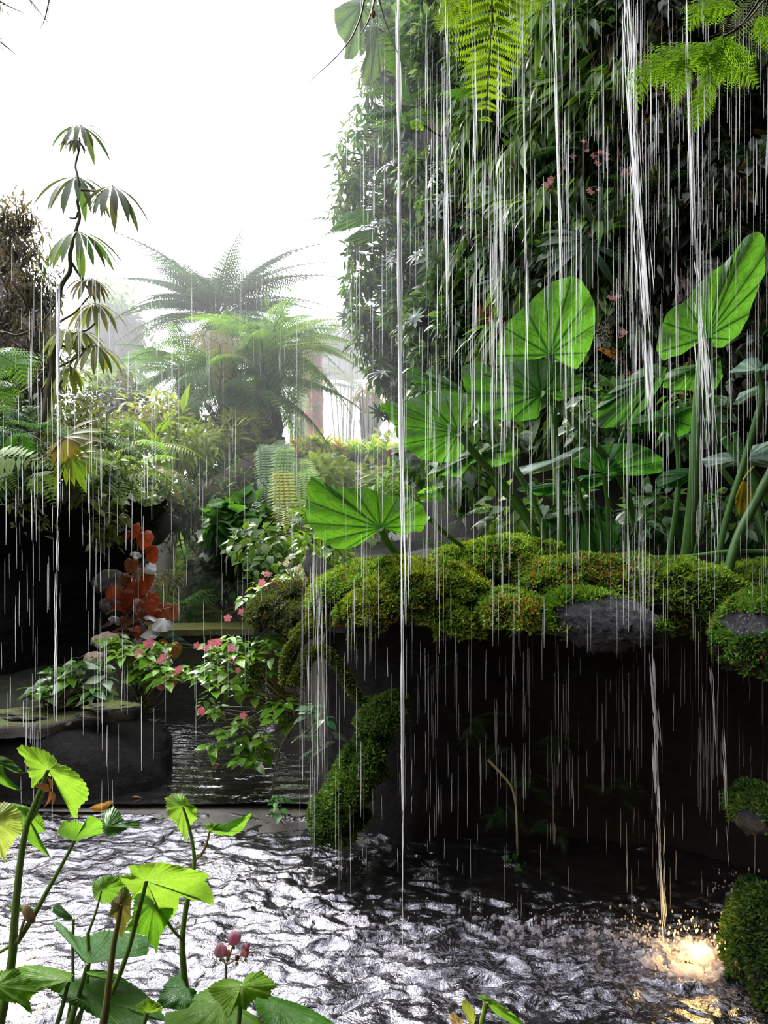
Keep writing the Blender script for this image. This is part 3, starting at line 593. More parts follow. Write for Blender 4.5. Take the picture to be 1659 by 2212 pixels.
# dead flower head, long-leaved palm clump, big leaves on the silhouette
p, D = wall_pt(1303, 722, .7); t = thing('fluffy_weed', 'pale fluffy seed head beside the tallest elephant ear leaf', 'flower', p+np.array([0, 0, -.1])); mb = MB(); q = rng.normal(size=(260, 3)); q = unit(q)*rng.random((260, 1))**.4*np.array([.05, .04, .085]); inst(mb, L_TINY, p+q, q+.001, rng.normal(size=(260, 3)), .011, rough((.35, .33, .25), 260)); part(t, 'florets', mb, M_PETAL); mb = MB(); tube(mb, [p+np.array([.02, .2, -.3]), p-np.array([0, 0, .08])], .003, (.12, .12, .05), seg=5); part(t, 'stalk', mb, M_STEM)
for x, y, L, lb, cc in ((1290, 520, 110, 'dark fan of long strap leaves hanging behind the tallest elephant ear', (.05, .10, .06)), (1215, 190, 90, 'bright fingered leaf cluster near the top of the plant wall', (.13, .25, .04)), (1100, 430, 80, 'fingered leaf cluster below the hanging ladder fern', (.1, .2, .035)), (1180, 60, 100, 'fingered green leaves at the top edge right of the ladder fern', (.13, .25, .04)), (950, 560, 60, 'small grey-green star of leaves in the middle of the plant wall', (.1, .16, .11)), (1085, 600, 60, 'grey-green leaf star left of the tallest elephant ear', (.1, .15, .1))):
    p, D = wall_pt(x, y, .6); s = D/F; t = thing('fingered_plant', lb, 'plant', p); mb = MB(); inst(mb, PALM, np.tile(p, (4, 1))+.05*rng.normal(size=(4, 3)), [(0, -.4, -1), (-.8, -.5, -.4), (.8, -.5, -.4), (.1, -.8, .4)], [(0, -1, .3)]*4, L*s, rough(cc, 4)); part(t, 'leaves', mb, M_LEAF)
def silhouette_leaf(lb, outline, att, D, col, m_=None):
    mb = MB(); big_leaf(mb, outline, att, D, (0, 0), .05, 9, col, 12, 60, .02); t = thing('broad_leaved_plant', lb, 'plant', P(att[0], att[1], D)); part(t, 'leaf', mb, M_COLO)
    mb = MB(); tube(mb, [P(att[0], att[1], D), P(att[0]+40, att[1]+30, D+.3), P(att[0]+75, att[1]+10, D+.8)], .012, (.08, .12, .04), seg=5); part(t, 'stalk', mb, M_STEM)
silhouette_leaf('big hazy lobed leaf at the top left corner of the plant wall', [(722, 20), (745, 5), (790, -10), (800, 40), (775, 60), (790, 90), (762, 130), (742, 128), (748, 95), (730, 75), (722, 45)], (780, 10), 7.6, (.10, .17, .08))
silhouette_leaf('second hazy hanging leaf just right of the topmost lobed leaf', [(790, 60), (815, 50), (830, 110), (822, 160), (800, 185), (782, 180), (778, 150), (790, 120)], (815, 60), 7.5, (.10, .16, .08))
silhouette_leaf('pointed hazy leaf reaching left into the sky halfway down the wall', [(712, 498), (740, 465), (775, 450), (812, 455), (800, 485), (765, 492), (735, 500)], (805, 462), 7.6, (.09, .2, .06))
silhouette_leaf('hazy leaf just below the pointed one on the wall edge', [(740, 520), (770, 500), (815, 492), (820, 520), (780, 528)], (815, 505), 7.6, (.09, .18, .06))
silhouette_leaf('bright yellow-green round leaf on the upper plant wall', [(885, 262), (905, 255), (918, 268), (915, 282), (890, 280)], (915, 270), 5.9, (.25, .45, .03))
# leafy tufts that break the edge of the wall
for k, (x, y, n) in enumerate(((775, 290, 80), (745, 345, 150), (760, 400, 150), (745, 440, 120), (770, 540, 120), (765, 610, 150), (775, 680, 160), (785, 740, 140), (820, 800, 130), (850, 840, 90), (800, 230, 100), (795, 160, 80), (800, 600, 150), (830, 700, 150), (870, 780, 150))):
    D = 8.2; p = P(x, y, D); s = D/F
    shrub('leafy_branch', 'leafy branch sticking out of the hazy left edge of the plant wall', 'branch', p, (34*s, .35, 38*s), L_LONG if k % 2 else L_OVAL, n, 24*s, EDG_HAZE, M_LEAF, 'leafy branches at the edge of the plant wall', base=P(x+90, y+10, D+.3), twigs=7, surf=.7, tr=.01, droop=.5)

# hero ferns hanging at the top
def hero_frond(t, pts, T, width, col, up=(0, -1, .15), nm='frond', label=None):
    """frond whose rachis follows pts"""
    pts = np.array(pts, float); k = np.linspace(0, 1, len(pts)); V = T[0]; x = np.clip(V[:, 0], 0, 1)
    C = np.stack([np.interp(x, k, pts[:, i]) for i in range(3)], -1); C2 = np.stack([np.interp(np.clip(x+.04, 0, 1.04), np.append(k, 1.04), np.append(pts[:, i], pts[-1, i]+(pts[-1, i]-pts[-2, i])*.04*len(pts))) for i in range(3)], -1)
    tg = unit(C2-C); side = unit(np.cross(np.array(up, float), tg)); nn = np.cross(tg, side)
    W = C+side*V[:, 1:2]*width+nn*(V[:, 2:3])*width*.6; mb = MB(); mb.add(W, T[1], np.array(col)*T[2][:, None]); part(t, nm, mb, M_FERN, label)
T_LAD = frondT(12, .5, 0, .12, True, 16, ang=80, taper=.7, start=.0); T_SIDE = frondT(14, .55, 0, .14, True, 11, ang=62, taper=.9)
D = 2.55; t = thing('ladder_fern', 'bright green fern frond hanging like a ladder at the top centre', 'fern', P(1060, -60, D))
hero_frond(t, [P(1062, -90, D), P(1064, 40, D), P(1056, 150, D+.03), P(1048, 270, D+.06)], T_LAD, .32, (.22, .36, .03))
for pp in ([(1050, -40), (1000, -5), (960, 40), (942, 70)], [(1085, -30), (1110, 0), (1150, 10), (1170, 25)]): hero_frond(t, pts3(pp, D), T_SIDE, .12, (.26, .42, .04), label='side frond with toothed leaflets')
D = 2.45; t = thing('lace_fern', 'bright triangular lace fern hanging at the top right', 'fern', P(1600, -20, D))
for pp, wd in (([(1600, 60), (1540, 110), (1440, 130), (1385, 170), (1376, 240)], .16), ([(1560, 70), (1570, 110), (1600, 150), (1640, 190)], .20), ([(1520, 100), (1540, 150), (1550, 195)], .13), ([(1600, 20), (1560, 10), (1510, 20), (1480, 75)], .14), ([(1530, 140), (1530, 190), (1510, 240), (1490, 300)], .10), ([(1480, 110), (1470, 160), (1455, 235)], .10), ([(1640, 30), (1655, 60), (1665, 120)], .12)):
    hero_frond(t, pts3(pp, D), T_SIDE, wd, (.2, .4, .03))
mb = MB(); tube(mb, pts3([(1660, -30), (1600, 60), (1560, 80)], D), .004, (.05, .04, .02), seg=5); part(t, 'stalk', mb, M_STEM)
t = thing('grey_conifer_spray', 'grey green feathery spray in the top right corner', 'branch', P(1640, -30, 2.6))
for pp in ([(1640, -20), (1610, 40), (1590, 95)], [(1660, -10), (1650, 50), (1655, 100)], [(1600, -20), (1580, 30), (1590, 60)]): hero_frond(t, pts3(pp, 2.6), FR_SIMPLE, .35, (.10, .14, .10))
# bare twigs hanging at the top centre
for pp, D, lb in (([(790, -20), (775, 60), (735, 120), (668, 174)], 2.3, 'longest bare twig curving down to the left across the sky'), ([(812, -20), (800, 40), (778, 75)], 2.35, 'short bare twig with a brown bud beside the long twig'), ([(815, -10), (838, 60), (860, 115)], 2.35, 'bare twig slanting right in front of the plant wall'), ([(1660, -10), (1600, 60), (1530, 80)], 2.3, 'dark bare twig across the top right corner')):
    mb = MB(); P3 = pts3(pp, D); tube(mb, P3, [.0035, .0012], (.2, .16, .12), seg=5, wob=.01); t = thing('bare_twig', lb, 'twig', P3[0]); part(t, 'stem', mb, M_STEM)
    if 'bud' in lb: mb = MB(); blob(mb, P(806, 30, D), (.007, .007, .014), 2, .1, col=(.35, .16, .05)); part(t, 'bud', mb, M_PETAL)
# hanging rootlets in the shaded part
for k in range(16):
    x = R.choice([1320, 1335, 1270, 1400, 1500, 1560, 1620, 1470])+R.uniform(-30, 30); y = R.uniform(80, 700); p, D = wall_pt(x, y, .55); mb = MB()
    for j in range(5): q = p+rng.normal(size=3)*.03; tube(mb, [q, q+rng.normal(size=3)*.05-np.array([0, 0, .15]), q+rng.normal(size=3)*.06-np.array([0, 0, R.uniform(.3, .5)])], [.004, .001], (.12, .05, .035), seg=4, wob=.02, seed=k*7+j)
    solo('hanging_rootlets', mb, M_STEM, 'thin reddish rootlets dangling on the shaded plant wall', 'root', 'rootlets on the shaded plant wall', loc=p)

# ------------------------------------------------------------------ elephant ear plants on the ledge
cc = crop(640, 480, 1.628)
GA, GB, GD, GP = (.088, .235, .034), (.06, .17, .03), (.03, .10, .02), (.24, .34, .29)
def elephant(label, leaves, stalks, base, group=None):
    t = thing('elephant_ear', label, 'plant', base, group)
    for k, (o, a, D, tilt, col, nv, lb) in enumerate(leaves):
        mb = MB(); big_leaf(mb, cc(o), cc([a])[0], D, tilt, .07, nv, col, seed=k+int(D*100) % 17); part(t, 'leaf', mb, M_LEAF_GLOSS if col is GP else M_COLO, lb)
    for pp, D, r in stalks:
        mb = MB(); tube(mb, pts3(cc(pp), D), r, (.09, .20, .05), seg=9); part(t, 'leaf_stalk', mb, M_STEM)
z0 = lambda x, D: np.array([(x-CX)/F*D, D, 1.08])
elephant('elephant ear with the tallest upright heart leaf glowing above the ledge',
 [([(970, 188), (1005, 205), (1030, 245), (1050, 290), (1052, 340), (1046, 400), (1030, 450), (1003, 495), (985, 518), (950, 505), (920, 488), (890, 466), (850, 482), (800, 482), (745, 500), (700, 506), (706, 450), (728, 400), (745, 350), (775, 320), (812, 290), (860, 240), (900, 208), (940, 195)], (892, 466), 3.25, (0, -.0007), GA, 11, 'tallest upright leaf'),
  ([(580, 510), (615, 492), (640, 488), (670, 505), (690, 520), (740, 495), (800, 484), (880, 480), (950, 510), (1020, 560), (1005, 590), (960, 612), (920, 632), (885, 620), (860, 600), (862, 650), (850, 690), (780, 702), (700, 692), (655, 680), (625, 645), (600, 600), (585, 560)], (862, 604), 3.12, (.0004, .0004), GB, 12, 'wide leaf under the tallest one')],
 [([(892, 466), (900, 600), (912, 800), (935, 1100), (945, 1200)], [3.25, 3.4], .016), ([(862, 604), (940, 660), (1060, 790), (1150, 900), (1200, 1100)], [3.12, 3.5], .017)], z0(1215, 3.5))
elephant('elephant ear at the left whose scalloped leaf touches the thick falling stream',
 [([(290, 650), (305, 636), (330, 630), (370, 640), (400, 622), (440, 606), (480, 598), (520, 595), (560, 600), (600, 602), (620, 640), (610, 675), (590, 700), (575, 740), (600, 770), (585, 810), (560, 842), (500, 846), (450, 836), (425, 826), (380, 792), (352, 755), (350, 720), (332, 700), (320, 678)], (572, 742), 2.98, (-.0006, -.0005), GA, 12, 'scalloped leaf with dark radiating veins'),
  ([(385, 520), (405, 513), (425, 516), (450, 536), (485, 535), (520, 540), (575, 575), (570, 600), (520, 598), (470, 595), (430, 592), (420, 560), (390, 545)], (568, 588), 3.3, (0, 0), GB, 7, None),
  ([(478, 886), (540, 850), (570, 815), (620, 798), (640, 830), (610, 852), (575, 900), (520, 892)], (625, 815), 3.1, (0, 0), GA, 7, None),
  ([(640, 800), (665, 790), (700, 780), (760, 775), (780, 800), (765, 835), (740, 848), (700, 862), (640, 842)], (645, 815), 3.15, (0, 0), GA, 7, None)],
 [([(572, 742), (640, 830), (740, 930), (820, 1040), (860, 1140)], [2.98, 3.35], .016), ([(568, 588), (680, 700), (760, 850), (850, 1000), (890, 1160)], [3.3, 3.4], .013), ([(645, 815), (700, 920), (780, 1010), (850, 1120)], [3.15, 3.4], .009)], z0(1170, 3.4))
elephant('elephant ear with one long leaf pointing up at the right edge',
 [([(1600, 40), (1625, 32), (1645, 45), (1652, 90), (1650, 180), (1638, 200), (1622, 240), (1598, 300), (1590, 335), (1562, 388), (1530, 418), (1500, 440), (1468, 442), (1440, 402), (1400, 430), (1352, 468), (1320, 472), (1290, 490), (1264, 450), (1275, 400), (1290, 350), (1302, 320), (1340, 290), (1380, 268), (1400, 235), (1425, 208), (1460, 175), (1500, 150), (1535, 110), (1560, 78), (1575, 55)], (1442, 405), 3.05, (.0004, -.0005), GA, 12, 'long pointed upright leaf'),
  ([(1285, 582), (1300, 530), (1330, 515), (1360, 505), (1415, 500), (1428, 560), (1410, 628), (1392, 592), (1340, 590)], (1412, 510), 3.2, (0, 0), GA, 7, None),
  ([(1440, 490), (1490, 470), (1500, 540), (1475, 590), (1450, 560)], (1445, 495), 3.2, (0, 0), GB, 6, None),
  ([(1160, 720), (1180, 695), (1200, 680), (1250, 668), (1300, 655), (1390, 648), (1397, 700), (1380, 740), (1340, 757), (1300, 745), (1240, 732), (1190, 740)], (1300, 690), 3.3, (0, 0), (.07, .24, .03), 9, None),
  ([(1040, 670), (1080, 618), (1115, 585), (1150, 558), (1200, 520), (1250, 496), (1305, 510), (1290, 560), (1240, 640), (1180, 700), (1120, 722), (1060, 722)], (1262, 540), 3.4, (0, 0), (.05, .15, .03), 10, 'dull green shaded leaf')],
 [([(1442, 405), (1415, 600), (1402, 900), (1375, 1150), (1360, 1240)], [3.05, 3.3], .024), ([(1412, 510), (1460, 700), (1560, 830), (1680, 965)], [3.2, 3.2], .015), ([(1300, 690), (1350, 800), (1340, 1000), (1300, 1220)], [3.3, 3.4], .012), ([(1262, 540), (1160, 690), (1100, 910)], [3.4, 3.5], .008)], z0(1480, 3.3))
elephant('elephant ear with wide flat leaves low in the middle, one torn and shiny',
 [([(780, 862), (835, 848), (900, 835), (940, 812), (980, 795), (1020, 788), (1000, 820), (960, 850), (900, 870), (840, 885), (800, 890)], (960, 820), 3.2, (0, .002), GP, 7, 'shiny pale upper side'),
  ([(930, 845), (965, 820), (1010, 795), (1060, 785), (1100, 779), (1160, 778), (1200, 780), (1250, 800), (1290, 832), (1285, 880), (1200, 892), (1150, 890), (1100, 885), (1050, 875), (980, 860)], (1080, 880), 3.3, (0, 0), (.06, .22, .03), 12, None),
  ([(770, 942), (830, 930), (880, 918), (940, 910), (1000, 892), (1060, 884), (1130, 890), (1080, 922), (1030, 940), (980, 952), (850, 962)], (1000, 905), 3.35, (0, .001), (.06, .2, .04), 9, None)],
 [([(1000, 905), (1060, 1000), (1080, 1160)], [3.35, 3.4], .01), ([(960, 820), (1000, 960), (1040, 1160)], [3.2, 3.4], .009), ([(1080, 880), (1100, 1000), (1100, 1180)], [3.3, 3.4], .012), ([(925, 850), (960, 910), (1020, 1000)], [3.3, 3.4], .008)], z0(1290, 3.4))
elephant('elephant ear with shiny pale leaves at the right edge beside the crossing stalks',
 [([(1518, 528), (1550, 505), (1580, 478), (1622, 474), (1640, 500), (1625, 522), (1585, 536)], (1620, 520), 2.9, (0, .002), GP, 7, 'shiny wet leaf'), ([(1618, 520), (1650, 500), (1700, 480), (1720, 510), (1650, 530)], (1640, 522), 2.9, (0, .002), GP, 6, None),
  ([(1535, 642), (1560, 600), (1610, 580), (1645, 568), (1640, 590), (1600, 612), (1565, 640)], (1640, 575), 2.95, (0, .001), GP, 6, 'pale leaf with a brown hole'), ([(1600, 600), (1650, 560), (1720, 560), (1700, 630), (1640, 625)], (1650, 575), 3, (0, .001), (.16, .24, .2), 7, None),
  ([(1425, 832), (1500, 808), (1570, 810), (1600, 788), (1660, 770), (1720, 765), (1720, 850), (1660, 862), (1560, 852), (1480, 868), (1440, 862)], (1580, 830), 3.1, (0, .0022), GP, 12, 'wide pale leaf seen from above'),
  ([(1290, 878), (1340, 865), (1425, 868), (1400, 892), (1345, 932), (1270, 935), (1262, 905)], (1400, 880), 3.2, (0, .001), (.06, .2, .05), 7, None)],
 [([(1620, 520), (1645, 600), (1610, 720), (1580, 830), (1510, 1040), (1480, 1200)], [2.9, 3.1], .013), ([(1640, 575), (1700, 700), (1700, 900)], [3, 3.1], .01), ([(1690, 840), (1600, 1010), (1545, 1120), (1510, 1262)], [3.0, 3.0], .019), ([(1500, 760), (1590, 880), (1680, 1010)], [3.1, 3.1], .016), ([(1540, 740), (1600, 900), (1640, 1060), (1690, 1200)], [3.15, 3.2], .014), ([(1400, 880), (1440, 1000), (1400, 1180)], [3.2, 3.3], .009), ([(1170, 1172), (1280, 1182), (1400, 1175), (1520, 1155), (1680, 1158)], [3.1, 3.0], .009), ([(1480, 850), (1600, 1000), (1680, 1130)], [3.25, 3.2], .012)], z0(1565, 3.0))
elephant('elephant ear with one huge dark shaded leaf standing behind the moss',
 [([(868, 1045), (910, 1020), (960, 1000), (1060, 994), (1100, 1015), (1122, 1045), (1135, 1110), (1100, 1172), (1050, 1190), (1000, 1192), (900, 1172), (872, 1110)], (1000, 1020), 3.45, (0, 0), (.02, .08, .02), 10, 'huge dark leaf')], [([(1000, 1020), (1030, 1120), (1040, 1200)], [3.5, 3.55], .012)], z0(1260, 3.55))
elephant('elephant ear with a broad backlit leaf, spotted with holes, overhanging the pond at the left',
 [([(50, 897), (68, 897), (85, 905), (108, 930), (140, 936), (170, 932), (205, 938), (240, 935), (300, 950), (330, 966), (365, 966), (400, 970), (440, 992), (455, 1020), (462, 1052), (440, 1092), (410, 1085), (380, 1102), (340, 1082), (298, 1076), (270, 1100), (240, 1122), (210, 1140), (180, 1150), (130, 1146), (80, 1110), (60, 1085), (45, 1060), (36, 1030), (33, 1000), (36, 965), (40, 930)], (296, 1076), 2.9, (.0003, -.0004), (.095, .25, .025), 14, 'broad backlit leaf with dark tear marks')],
 [([(296, 1076), (320, 1130), (380, 1190), (440, 1240)], [2.9, 3.2], .014), ([(465, 1040), (540, 1110), (600, 1150), (640, 1180)], [3.0, 3.3], .009)], z0(905, 3.2))
mb = MB(); big_leaf(mb, cc([(1545, 962), (1555, 930), (1572, 905), (1602, 930), (1600, 970), (1592, 1005), (1560, 1035), (1543, 1000)]), cc([(1572, 910)])[0], 3.0, (0, 0), .03, 5, (.5, .36, .03), 12, 60)
t = thing('withered_leaf', 'yellow dying leaf hanging between the green stalks at the right', 'leaf', cc([(1572, 905)]) and P(*cc([(1572, 905)])[0], 3.0)); part(t, 'blade', mb, M_BEG); mb = MB(); tube(mb, pts3(cc([(1572, 908), (1590, 880), (1610, 860)]), 3.0), .005, (.3, .25, .05), seg=5); part(t, 'leaf_stalk', mb, M_STEM)
# small fresh growth behind the ledge
for x, y, D, T, n, L, c, lb in ((905, 1060, 3.7, FR_BROAD, 9, 90, (.12, .26, .03), 'light green small fern between the broad leaf and the ledge'), (1000, 1090, 3.6, FR_SIMPLE, 8, 80, (.06, .15, .03), 'dark small fern behind the ledge left of the main stalks'), (960, 1160, 3.5, FR_SIMPLE, 9, 70, (.08, .18, .03), 'low fern just above the moss in the centre')):
    fern('small_fern', lb, P(x, y+30, D), T, n, L*D/F, [c], updir=.7)
for x, y, D, n, c, lb in ((1100, 1120, 3.6, 90, BRG, 'bright small-leaved sprig above the centre moss'), (1000, 1020, 4.0, 200, DKG, 'dark leafy clump in the gap left of the stalks'), (1200, 1100, 3.9, 220, DKG, 'dark leafy clump behind the huge shaded leaf'), (1400, 1120, 3.8, 260, DKG, 'dark leafy clump behind the thick upright stalk'), (1580, 1120, 3.7, 260, DKG, 'dark leafy clump behind the crossing stalks'), (1060, 950, 4.2, 220, DKG, 'dark leafy clump under the wide leaf'), (1300, 900, 4.1, 240, DKG, 'dark leafy clump below the dull shaded leaf'), (1500, 900, 4.0, 240, DKG, 'dark leafy clump behind the shiny wide leaf'), (930, 980, 4.6, 200, DKG, 'dark leafy clump right of the thick falling stream')):
    s = D/F; shrub('leafy_clump', lb, 'plant', P(x, y, D), (75*s, .2, 70*s), L_OVATE, n, 34*s, c, M_LEAF, base=P(x, y+80, D), droop=.5)

# ------------------------------------------------------------------ left side: slab, bank plants, palmate tree, ferns
def flat_rock(name, label, pp_top, D0, D1, thick, mat_, seed, cat='rock', amp=.02):
    """slab whose top face outline is given in picture points with depths from near edge D0 to far edge D1"""
    zt = EYE-(np.mean([b for a, b in pp_top])-CY)/F*(D0+D1)/2
    o = []
    for a, b in pp_top: D = (EYE-zt)*F/(b-CY); o.append(((a-CX)/F*D, D))
    m = slabmesh(o, zt-thick, zt, amp, seed); t = thing(name, label, cat, (np.mean([q[0] for q in o]), np.mean([q[1] for q in o]), zt-thick)); part(t, 'rock_body', m, mat_); return t, zt
flat_rock('rock_slab', 'long flat mossy rock slab along the left bank above the pond', [(-160, 1592), (0, 1572), (80, 1566), (170, 1545), (300, 1522), (285, 1508), (180, 1500), (60, 1522), (-160, 1535)], 3.6, 4.2, .06, M_SLAB, 91, amp=.05)
m = MB(); t = thing('rock_slab', 'smaller broken rock flake lying on the back of the long slab', 'rock', P(170, 1520, 4.0)); blob(m, P(170, 1512, 4.05), (.24, .12, .022), 4, .35, 3, 5, -.08); part(t, 'rock_body', m, M_SLAB)
for k, (x, y, a, b_) in enumerate(((60, 1545, .16, .07), (240, 1525, .13, .08), (110, 1560, .10, .05), (-10, 1550, .14, .08), (200, 1545, .08, .04))):
    m = MB(); blob(m, P(x, y, 3.85), (a, b_, .018), 4, .6, 2.6, k+31, R.uniform(-.12, .1)); t = thing('rock_flake', 'thin broken stone flake lying on the long mossy slab', 'rock', P(x, y, 3.85), 'stone flakes on the long slab'); part(t, 'rock_body', m, M_SLAB)
m = MB(); blob(m, np.array([-2.2, 3.95, -.02]), (1.08, .34, .33), 5, .08, 2, 92, power=.45); t = thing('bank_rock', 'black wet rock face under the long mossy slab', 'rock', (-1.95, 3.9, -.35)); part(t, 'rock_body', m, rockmat('black_rock', (.002, .002, .0024), (.011, .008, .007), .75, .5, 0, 6, spec=.25))
for k, (x, y, D, r, col) in enumerate(((232, 1385, 4.7, 26, 1), (205, 1425, 4.5, 24, 1), (238, 1260, 5.2, 38, .8), (215, 1385, 4.8, 18, 1), (245, 1310, 5.1, 30, .8))):
    m = MB(); s = D/F; blob(m, P(x, y, D), (r*s, r*s*.8, r*s*.75), 4, .3, 2, k+3, col=(col,)*3)
    t = thing('pale_rock', ['pale angular stone beside the red begonia stems', 'lowest pale stone above the slab leaves', 'lichen covered grey stone jutting from the cave wall', 'small pale stone behind the lower one', 'grey mossy stone below the lichen covered one'][k], 'rock', P(x, y+r, D)); part(t, 'rock_body', m, M_SLAB if k in (2, 4) else M_BOULDER)
# busy lizzies: leafy bushes with pink flowers
PINK = [(.85, .16, .25), (.8, .2, .28), (.9, .25, .33)]
def lizzie(label, blobs, base, D, nl, size, flowers, fsize=22, seed=0, col=((.22, .42, .045), (.28, .5, .06), (.15, .32, .04)), group=None):
    t = thing('busy_lizzie', label, 'plant', base, group); st = MB(); lf = MB(); base = np.array(base)
    tot = sum(b[2]*b[3] for b in blobs)
    for bx, by, rx, ry, dd in blobs:
        n = int(nl*rx*ry/tot); Db = D+dd; s = Db/F; nr = max(3, n//7)
        for k in range(nr):
            u = rng.normal(size=3); u = u/np.linalg.norm(u)*rng.random()**.45; c = P(bx, by, Db)+u*np.array([rx*s, .13, ry*s]); m_ = 7; a = rng.random()*6+np.arange(m_)*2.4
            d = np.stack([np.cos(a), np.sin(a), np.full(m_, -.12)+.2*rng.normal(size=m_)], -1); up = np.array([0, -.1, 1])+.25*rng.normal(size=(m_, 3))
            inst(lf, L_OVATE, c+d*.01+np.array([0, 0, 1])*np.linspace(0, .03, m_)[:, None], d, up, size*s*np.linspace(1.15, .55, m_)*rng.uniform(.8, 1.2), rough(col[rng.integers(len(col))], m_, .12))
            if k % 2 == 0: tube(st, [base+rng.normal(size=3)*.03, (base+c)/2+rng.normal(size=3)*.05-np.array([0, 0, .03]), c+np.array([0, 0, .01])], [.005, .002], (.16, .14, .05), seg=4, smooth=1)
    part(t, 'stems', st, M_STEM); part(t, 'foliage', lf, M_LEAF_GLOSS)
    blossoms(t, [P(x, y, D-.13+R.uniform(-.02, .02)) for x, y in flowers], fsize*D/F, PINK)
lizzie('pink-flowered busy lizzie on the left bank below the red leaves', [(310, 1425, 75, 38, 0), (355, 1455, 50, 36, -.05), (255, 1400, 40, 24, .1), (300, 1470, 40, 30, .05)], P(300, 1525, 4.3), 4.25, 330, 30,
       [(318, 1391), (348, 1482), (385, 1447), (376, 1457), (352, 1420), (346, 1428), (355, 1475), (241, 1487), (300, 1412), (374, 1475), (325, 1388)], 20)
lizzie('low green busy lizzie without flowers growing on the mossy slab', [(120, 1475, 60, 34, 0), (195, 1450, 50, 30, 0), (190, 1490, 60, 28, 0), (80, 1490, 30, 22, -.1)], P(130, 1530, 3.95), 4.0, 210, 38, [], 20, col=((.13, .32, .03), (.08, .2, .03), (.2, .3, .16)))
lizzie('pink-flowered busy lizzie bush leaning over the pond from the mossy rock', [(490, 1420, 62, 42, 0), (520, 1475, 60, 42, 0), (450, 1465, 32, 28, .05), (590, 1395, 40, 26, 0), (455, 1520, 26, 26, .05), (560, 1440, 30, 30, 0)], P(640, 1520, 3.8), 3.75, 480, 31,
       [(425, 1395), (457, 1390), (470, 1388), (507, 1424), (514, 1448), (436, 1539), (525, 1546), (445, 1400), (500, 1400), (435, 1535)], 19)
lizzie('bright busy lizzie sprays trailing down to the pond water', [(520, 1590, 55, 32, 0), (540, 1650, 32, 44, 0), (610, 1560, 30, 26, 0), (590, 1530, 30, 16, 0), (470, 1600, 26, 22, .05)], P(640, 1520, 3.75), 3.65, 170, 34, [], 20, col=((.2, .4, .04), (.14, .3, .03)))
lizzie('pink-flowered busy lizzie on the mossy mound below the hanging fern', [(590, 1270, 60, 34, 0), (640, 1240, 60, 34, .1), (560, 1300, 36, 24, 0), (700, 1230, 40, 30, .1), (640, 1295, 40, 22, 0)], P(620, 1345, 4.1), 4.2, 360, 27,
       [(492, 1335), (522, 1322), (577, 1240), (553, 1300), (566, 1258), (590, 1262)], 18, col=((.22, .42, .04), (.3, .42, .06), (.14, .3, .03)))
lizzie('small glossy seedling beside the thin streams left of the arching root', [(680, 1560, 34, 22, 0)], P(640, 1585, 3.3), 3.3, 26, 34, [], 20, col=((.1, .26, .1), (.2, .35, .2)))
lizzie('little seedling rooted on the stone sill', [(608, 1738, 26, 16, 0)], P(606, 1768, 3.3), 3.35, 22, 26, [], 20, col=((.1, .26, .06),))
for x, y, D, c, lb in ((560, 1180, 4.8, BRG, 'green ground cover below the hanging yellow fern'), (700, 1180, 4.6, [(.25, .4, .06), (.14, .28, .04)], 'light green leafy growth under the broad spotted leaf'), (690, 1130, 5.5, BRG, 'bright leafy growth between the hanging fern and the spotted leaf'), (600, 1215, 4.7, [(.06, .14, .03), (.12, .24, .04)], 'leafy tangle above the pink busy lizzie on the mound'), (520, 1130, 6.2, [(.05, .17, .03), (.08, .22, .04)], 'heart-leaved vine hanging under the tree fern trunk'), (505, 1180, 6.6, [(.04, .1, .03)], 'dark climbing vine below the heart-leaved vine')):
    s = D/F; shrub('ground_cover', lb, 'plant', P(x, y, D), (70*s, .3, 52*s), L_HEART if 'vine' in lb else L_OVATE, 260, (38 if 'vine' in lb else 24)*s, c, M_LEAF, base=P(x, y+70, D), twigs=8)
for (x, y, lb) in ((640, 1225, 'cream flower cluster above the mossy mound'),):
    D = 4.0; s = D/F; t = thing('cream_flower_cluster', lb, 'flower', P(x, y+40, D)); p = P(x, y, D)+rng.normal(size=(26, 3))*np.array([26*s, .03, 18*s]); blossoms(t, p, 11*s, [(.75, .72, .5)], 4); mb = MB(); [tube(mb, [P(x, y+40, D), q], .0015, (.3, .3, .12), seg=3, smooth=0) for q in p]; part(t, 'stalks', mb, M_STEM)
# bare branches by the pond
for pp, D, r, lb in (([(640, 1520), (590, 1470), (560, 1440), (545, 1425)], 3.8, .008, 'gnarled pale branch rising from the root to the pink bush'), ([(650, 1545), (610, 1600), (592, 1660), (585, 1730)], 3.6, .006, 'thin twisting branch hanging down to the stone sill'), ([(625, 1540), (570, 1520), (500, 1560), (470, 1550)], 3.7, .005, 'thin branch bending left over the water'), ([(700, 1365), (640, 1460)], 3.2, .004, 'straight brown twig leaning on the mossy root'), ([(668, 1740), (668, 1690), (650, 1670)], 3.4, .004, 'short curled twig standing on the sill'),
                     ([(1055, 1640), (1085, 1672), (1108, 1700), (1120, 1760), (1118, 1850)], 3.02, .007, 'pale bent root hanging on the dark rock face')):
    P3 = pts3(pp, D); mb = MB(); tube(mb, P3, [r, r*.5], (.30, .27, .17) if 'pale' in lb else (.16, .14, .07), seg=6, wob=.015); t = thing('bare_branch', lb, 'branch', P3[0]); part(t, 'stem', mb, M_STEM)
t = thing('small_creeper', 'tiny round-leaved plant at the end of the pale bent root', 'plant', P(1118, 1870, 3.0)); mb = MB(); n = 9; inst(mb, L_HEART, P(1115, 1865, 3.0)+rng.normal(size=(n, 3))*.022, rng.normal(size=(n, 3)), (0, -1, .5)+.3*rng.normal(size=(n, 3)), .035, rough((.06, .18, .03), n)); part(t, 'leaves', mb, M_LEAF)
